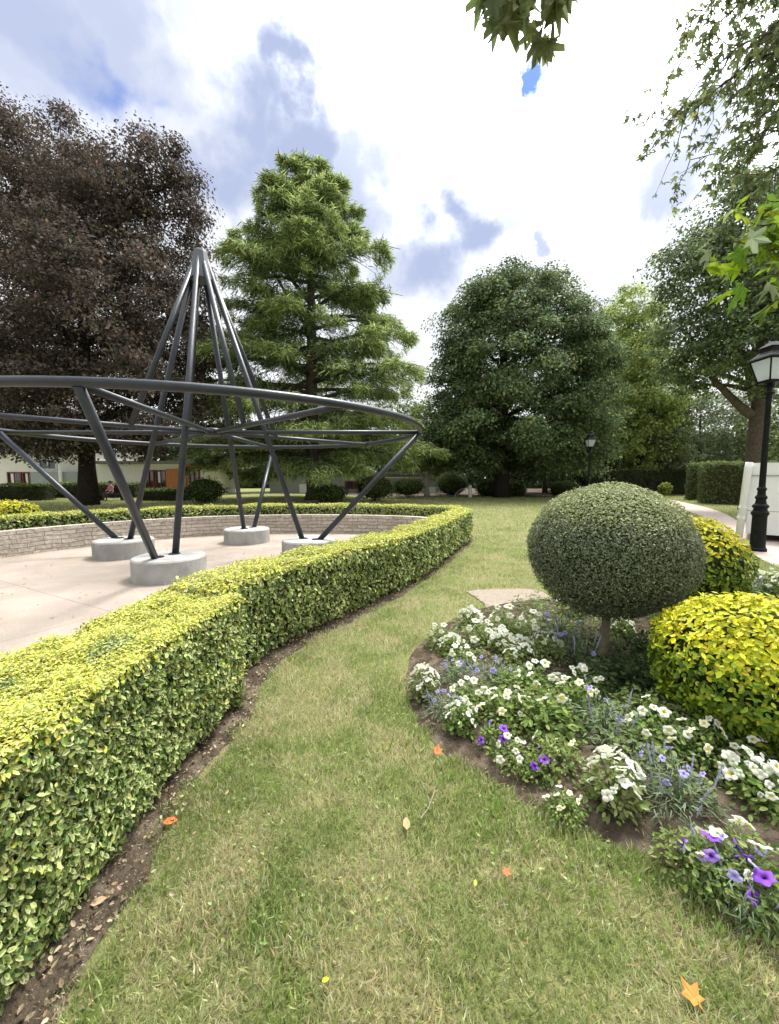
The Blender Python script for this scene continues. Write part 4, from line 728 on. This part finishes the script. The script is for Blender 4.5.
# person seated in front of the cream house
def person(label, loc, shirt, legs, skin, hair, rz=0):
    import bmesh
    J = {'pel':(0,0,.5),'ab':(0,.02,.68),'ch':(0,.03,.9),'nk':(0,0,1.03),'h1':(0,-.02,1.10),'h2':(0,-.03,1.22),'sl':(-.17,.03,.96),'el':(-.21,-.06,.72),'hl':(-.12,-.26,.62),'sr':(.17,.03,.96),'er':(.21,-.06,.72),'hr':(.12,-.26,.62),'tl':(-.1,-.02,.49),'kl':(-.13,-.44,.5),'al':(-.12,-.42,.09),'fl':(-.13,-.56,.05),'tr':(.1,-.02,.49),'kr':(.13,-.44,.5),'ar':(.12,-.42,.09),'fr':(.13,-.56,.05)}
    rad = {'pel':.14,'ab':.13,'ch':.14,'nk':.055,'h1':.075,'h2':.085,'sl':.06,'el':.045,'hl':.035,'sr':.06,'er':.045,'hr':.035,'tl':.095,'kl':.065,'al':.04,'fl':.035,'tr':.095,'kr':.065,'ar':.04,'fr':.035}
    E = ['pel ab','ab ch','ch nk','nk h1','h1 h2','ch sl','sl el','el hl','ch sr','sr er','er hr','pel tl','tl kl','kl al','al fl','pel tr','tr kr','kr ar','ar fr']; K = list(J)
    root = thing('person', label, 'person', loc); root.rotation_euler.z = rz; me = bpy.data.meshes.new('body'); me.from_pydata([J[k] for k in K], [[K.index(x) for x in e.split()] for e in E], []); o = link(bpy.data.objects.new('body', me), root)
    md = o.modifiers.new('skin', 'SKIN'); sv = me.skin_vertices[0].data
    for k, x in zip(K, sv): x.radius = (rad[k], rad[k]); x.use_root = (k == 'pel')
    o.modifiers.new('sub', 'SUBSURF').levels = 2; o.modifiers['sub'].render_levels = 2
    m, t, b_ = mat('person_clothes', shirt, .85); g_ = nd(t, 'ShaderNodeTexCoord'); sx = nd(t, 'ShaderNodeSeparateXYZ'); t.links.new(g_.outputs['Object'], sx.inputs[0]); cr = nd(t, 'ShaderNodeValToRGB'); t.links.new(sx.outputs[2], cr.inputs[0])
    cr.color_ramp.interpolation = 'CONSTANT'; e = cr.color_ramp.elements; e[0].color = (*legs, 1); e[1].position = .6; e[1].color = (*shirt, 1); x = e.new(.995); x.color = (*skin, 1)
    t.links.new(cr.outputs[0], b_.inputs['Base Color']); me.materials.append(m)
    MB().lathe([(.05,1.17),(.098,1.19),(.105,1.24),(.085,1.30),(.03,1.33)], (0,-.015,0), 14).build('hair', mat('hair', hair, .7)[0], root, True)
pg = np.array([(111-389.5)/F*26.5, 26.5, 0]); person('person in a pink top sitting on a bench before the blank house wall', pg, (.45,.20,.24), (.05,.04,.045), (.45,.28,.2), (.02,.015,.012), R(-15))
be = thing('park_bench', 'dark park bench under the seated person in pink', 'bench', (pg[0], pg[1]+.1, 0))
MB().box((0,0,.40), (1.7,.42,.05)).build('seat', M_BARKD, be); MB().box((0,.26,.68), (1.7,.04,.3), rx=-.1).build('backrest', M_BARKD, be)
for x_ in (-.7,.7):
    MB().box((x_,0,.188), (.06,.4,.375)).build('leg', M_LAMP, be)

rng = np.random.default_rng(130)
# ------------------------------------------------------------------ bedding plants
def flower_mesh(name, size, c_in, c_out, lobes=5, depth=.35):
    na, v, c = 30, [], []
    for ri, (rr_, zz) in enumerate(((.08,-depth),(.20,-.10),(.62,.06),(1.0,-.06))):
        for k_ in range(na):
            a = 2*math.pi*k_/na; lb = 1-(.22*(abs(math.sin(lobes*a/2))**4)+.05*math.sin(a*3+lobes) if ri == 3 else (.12*(abs(math.sin(lobes*a/2))**3) if ri == 2 else 0))
            v.append([rr_*lb*math.cos(a)*size, rr_*lb*math.sin(a)*size, (zz+.10*math.sin(lobes*a+ri)*rr_+.06*math.sin(a*2+1)*rr_)*size]); c.append(c_in if ri < 2 else c_out)
    f = [[i*na+k_, i*na+(k_+1) % na, (i+1)*na+(k_+1) % na, (i+1)*na+k_] for i in range(3) for k_ in range(na)]+[list(range(na))]
    me = MB().add(v, f).build(name, M_PETAL, None, True, np.array(c)); d = me.data; bpy.data.objects.remove(me); return d
WHT = (.82,.82,.76); FM = {
    'white': [flower_mesh('flower', .030, (.62,.58,.12), WHT), flower_mesh('flower', .026, (.6,.6,.25), (.80,.80,.72))],
    'cream': [flower_mesh('flower', .033, (.72,.62,.10), (.82,.80,.62)), flower_mesh('flower', .028, (.62,.6,.2), (.80,.80,.66))],
    'purple': [flower_mesh('flower', .031, (.10,.02,.22), (.26,.09,.62)), flower_mesh('flower', .027, (.12,.03,.25), (.36,.22,.70))],
    'small': [flower_mesh('flower', .018, (.7,.7,.5), (.78,.78,.72), 4, .2), flower_mesh('flower', .015, (.7,.7,.5), (.70,.74,.62), 4, .2)],
    'lilac': [flower_mesh('flower', .018, (.3,.25,.5), (.42,.38,.72))]}
FOL = {'green': ([(.12,.18,.05),(.18,.25,.07),(.25,.33,.10)], .026), 'pale': ([(.16,.22,.06),(.22,.28,.09),(.32,.36,.15)], .023), 'grey': ([(.15,.21,.12),(.21,.27,.16),(.27,.33,.21)], .036), 'dark': ([(.05,.085,.035),(.085,.125,.05),(.13,.18,.07)], .034)}
def plant(kind, fol, nf, r, h, nl):
    root = thing('flowering_plant', 'x', 'plant'); p_, s_ = FOL[fol]
    d = unit(rng.normal(size=(nl, 3))); d[:,2] = np.abs(d[:,2]); pos = d*np.array([r,r,h])*(rng.random((nl, 1))**.4)+np.array([0,0,.01]); tpl = T_BLADE if fol == 'grey' else T_OVATE
    td = d*np.array([1,1,.7])+rng.normal(size=(nl, 3))*.4; leaves('foliage', pos, d*.4+np.array([0,0,.7])+rng.normal(size=(nl, 3))*.5, s_*(.6+.8*rng.random(nl)), tpl, pal(nl, p_, None, .25), M_LEAF, root, td)
    st = MB()
    for k_ in range(9):
        a = rng.random()*6.28; q = rng.random()*.75; st.tube([(0,0,-.03),(q*r*.4*math.cos(a), q*r*.4*math.sin(a), h*.5),(q*r*math.cos(a), q*r*math.sin(a), h*.85)], [.004,.003,.0015], 5)
    st.build('stems', bpy.data.materials.get('plant_stem') or mat('plant_stem', (.10,.15,.05), .7)[0], root)
    for k_ in range(nf):
        a = k_*2.399+rng.random()*.8; q = math.sqrt((k_+.5)/nf)*.95; el = math.sqrt(max(0, 1-q*q)); me = FM[kind][k_ % len(FM[kind])]; o = link(bpy.data.objects.new('flower', me), root)
        o.location = (q*r*math.cos(a)*1.03, q*r*math.sin(a)*1.03, h*el*1.02+.035*rng.random()+.015); nv = Vector((math.cos(a)*q+rng.normal()*.5, math.sin(a)*q-.55+rng.normal()*.5, .65)); o.rotation_euler = nv.to_track_quat('Z', 'Y').to_euler(); sc_ = rng.uniform(.65, 1.3); o.scale = (sc_, sc_*rng.uniform(.7, 1), sc_)
    if kind == 'lilac' or fol == 'grey':
        for k_ in range(7):
            a, q = rng.random()*6.28, rng.random()**.5; x = np.array([q*r*math.cos(a)*.9, q*r*math.sin(a)*.9, h*.55]); e = x+np.array([math.cos(a)*.03, math.sin(a)*.03, .07+.05*rng.random()]); tt = np.linspace(0, 1, 9)[:,None]
            MB().tube(x+(e-x)*tt, [.0015,.0018,.004,.0025,.0048,.0028,.0045,.002,.0012], 6).build('flower_spike', bpy.data.materials.get('lilac_spike') or mat('lilac_spike', (.30,.30,.46), .8)[0], root)
    return root
PROTO = {}
SPEC = {'white': ('white','green',9,.15,.17,494), 'whitepale': ('white','pale',8,.14,.15,456), 'cream': ('cream','green',7,.14,.16,456), 'small': ('small','pale',44,.105,.15,494), 'smallg': ('small','green',36,.11,.13,437),
        'purple': ('purple','green',5,.14,.13,437), 'lilac': ('lilac','grey',7,.15,.17,456), 'grey': ('lilac','grey',3,.16,.19,570), 'green': ('white','green',2,.16,.17,627), 'dark': ('white','dark',1,.20,.19,627), 'pale': ('cream','pale',2,.14,.13,532)}
PL = [  # kind, photo place of the foot, scale, label
 ('small',424,700,1.0,'white flowered plant at the left tip of the bed, alone on the soil'),
 ('lilac',456,690,.9,'small lilac flowered plant just right of the left tip clump'),
 ('smallg',452,660,1.1,'white flowering plant at the upper left curve of the bed'),
 ('whitepale',482,650,1.2,'pale petunia clump near the upper left edge of the bed'),
 ('small',470,632,1.3,'dense white blossom clump nearest the gravel patch at its left'),
 ('white',505,640,1.3,'white petunias massed just below the gravel patch'),
 ('whitepale',535,640,1.3,'pale leaved white petunias right under the gravel patch end'),
 ('small',520,668,1.2,'round white blossom clump in the middle of the upper bed'),
 ('grey',560,645,1.3,'silvery grey plant to the left of the ball tree'),
 ('grey',578,668,1.2,'grey leaved plant touching the left of the ball tree trunk'),
 ('white',575,620,1.4,'white petunias in the shade of the ball, at its upper left'),
 ('smallg',590,612,1.4,'furthest white flowered plant under the ball tree'),
 ('lilac',490,690,1.1,'lilac and grey plant in the open left half of the bed'),
 ('green',520,705,1.3,'leafy green plant behind the big cream petunias'),
 ('smallg',461,744,1.0,'white budded plant at the left lower edge of the bed'),
 ('cream',504,740,1.1,'big cream petunia with the yellow centre at left centre'),
 ('purple',497,764,.75,'purple petunias at the lower left edge by the fallen leaf'),
 ('green',540,748,1.4,'feathery green plant at the heart of the bed'),
 ('white',540,705,1.2,'white petunia clump behind the feathery green plant'),
 ('cream',572,735,1.2,'cream petunias in a row beside the silvery sage'),
 ('white',582,705,1.1,'tall white petunias straight in front of the trunk'),
 ('grey',602,755,1.2,'silvery sage plant in the middle of the bed'),
 ('purple',538,790,.7,'low purple petunia left of the white snapdragons'),
 ('pale',555,785,1.05,'yellowish green leafy plant at the lower edge'),
 ('small',612,822,1.2,'bushy white snapdragons standing out at the lower middle'),
 ('cream',565,832,.6,'single cream petunia right at the lower lawn edge'),
 ('whitepale',512,782,.7,'pale petunia sprig at the lower left edge'),
 ('green',640,730,1.3,'green leafy plant between the sage and the golden bush'),
 ('white',655,770,1.2,'white petunias below the left side of the golden bush'),
 ('lilac',660,805,1.0,'lilac plant right of the white snapdragons'),
 ('grey',678,830,1.1,'trailing grey green plant on the bare soil at lower right'),
 ('dark',640,690,1.2,'dark leafy plant right of the ball tree trunk'),
 ('dark',655,660,1.2,'dark shaded plant under the right of the ball'),
 ('dark',600,690,1.0,'low dark plant in front of the ball tree trunk'),
 ('cream',700,780,1.1,'cream petunias directly beneath the golden bush'),
 ('white',730,775,1.1,'large white petunias at the lower edge of the golden bush'),
 ('smallg',752,815,1.2,'white flowers at the right edge under the golden bush'),
 ('white',768,830,1.1,'rightmost white petunias cut by the photo edge'),
 ('purple',715,893,.95,'bright purple petunia clump in the lower right corner of the bed'),
 ('whitepale',745,885,1.0,'white petunia among the purple ones at lower right'),
 ('lilac',735,905,.9,'blue lilac flowers beside the purple petunias at lower right'),
 ('purple',772,925,.95,'lowest purple petunias cut by the right edge'),
 ('pale',690,880,.9,'yellow green sprig at the soil edge left of the purple petunias'),
 ('green',690,760,1.1,'green plant at the left foot of the golden bush'),
 ('smallg',765,598,1.8,'pale flowers beyond the golden bush at the right edge'),
 ('grey',735,602,1.8,'grey green plant beyond the golden bush'),
 ('white',440,650,.9,'small white petunia on the outer left curve of the bed'),
 ('pale',545,665,1.2,'pale green foliage plant left of the trunk among white blossom'),
 ('small',500,655,1.2,'white blossom clump between the gravel patch and the upper lilac plant'),
 ('whitepale',462,672,1.0,'pale petunia clump close behind the left tip clump'),
 ('white',470,715,1.0,'white petunias right of the bare soil at the left edge'),
 ('smallg',545,655,1.2,'white blossom under the left rim of the ball'),
 ('lilac',442,722,.8,'small lilac sprig on the left soil edge'),
 ('whitepale',520,725,1.0,'pale petunias directly behind the big cream petunia'),
 ('smallg',620,640,1.2,'white flowers scattered right behind the trunk'),
]
for i, (kd, u, y, sc_, lab) in enumerate(PL):
    if kd not in PROTO: o = plant(*SPEC[kd]); PROTO[kd] = o
    else: o = copy_tree(PROTO[kd])
    g = G(u, y-(10 if y > 730 and y < 870 else 0)); o.location = (g[0], g[1], .035); o.rotation_euler.z = rng.random()*.9-.45 if kd in ('cream','white') else rng.random()*6.28
    o.scale = (sc_*rng.uniform(.93, 1.07), sc_*rng.uniform(.93, 1.07), sc_*rng.uniform(.85, 1.1)); o['label'] = lab; o['group'] = 'bedding plants in the flower bed'
# low filler foliage between the plants
n = 40000; p = np.c_[rng.uniform(.1, 3.9, n), rng.uniform(1.3, 5.2, n)]; ins = BC+(p-BC)*1.14; kp = inside(ins, BEDS) & (fbm(p, 3.2, 61) > .42+.13*np.clip((2.1-p[:,1])/.6, 0, 1)); p = p[kp]; n = len(p)
hgt = (.02+.13*np.clip((fbm(p, 3.2, 61)-.45)*5, 0, 1))*rng.random(n)+.04
tag(leaves('bed_foliage', np.c_[p, hgt], np.c_[rng.normal(size=(n, 2))*.5, np.ones(n)], .018+.022*rng.random(n), T_OVATE, pal(n, [(.12,.18,.06),(.18,.24,.08),(.21,.26,.14),(.27,.33,.12)], None, .25), M_LEAF, None, np.c_[rng.normal(size=(n, 2)), np.full(n, .35)]), 'low leafy growth between the bedding plants', 'ground cover', kind='stuff')

# ------------------------------------------------------------------ fallen leaves and a twig
def fallen(label, u, y, size, tpl, c, tilt=.3, rz=0, grp=None):
    g = G(u, y, .03); mm = np.array([c]); o = leaves('fallen_leaf', np.array([[0,0,0.]]), np.array([[.2*tilt,-tilt,1.]]), size, tpl, mm*1.0, M_DRY, None, np.array([[math.cos(rz), math.sin(rz), 0]])); o.location = tuple(g); tag(o, label, 'leaf', 'fallen leaves on the lawn')
fallen('orange pointed leaf lying on the lawn at the bottom right', 697, 1001, .058, T_FALLEN, (.46,.19,.05), .3, 1.9)
fallen('small red orange leaf on the grass below the white snapdragons', 505, 873, .034, T_FALLEN, (.45,.14,.06), .3, .6)
fallen('orange brown leaf on the soil at the foot of the near hedge', 163, 822, .06, T_OVATE, (.50,.14,.04), .3, .2)
fallen('reddish leaf at the left edge of the flower bed', 440, 752, .06, T_FALLEN, (.48,.15,.06), .3, 2.6)
fallen('tan dead leaf flat on the lawn by the pale twig', 407, 830, .06, T_OVATE, (.34,.25,.14), .1, 1.6)
fallen('yellow leaf speck on the near lawn', 322, 981, .022, T_OVATE, (.55,.50,.04), .2, .3)
fallen('yellow green leaf on the lawn right of the twig', 475, 886, .022, T_OVATE, (.45,.50,.06), .2, 1.3)
fallen('brown dry leaf on the earth beside the near hedge', 90, 905, .05, T_OVATE, (.38,.27,.17), .2, .5)
g = G(430, 812); tw = MB(); tw.tube([(-.05,-.07,.03),(-.01,-.02,.035),(.02,.05,.04),(.035,.10,.045)], [.0035,.003,.0025,.0015], 6); tw.tube([(.0,.0,.035),(-.01,.05,.045)], [.002,.001], 5)
o = tw.build('fallen_twig', M_BARKL); o.location = tuple(g); tag(o, 'thin pale forked twig lying on the lawn', 'twig')
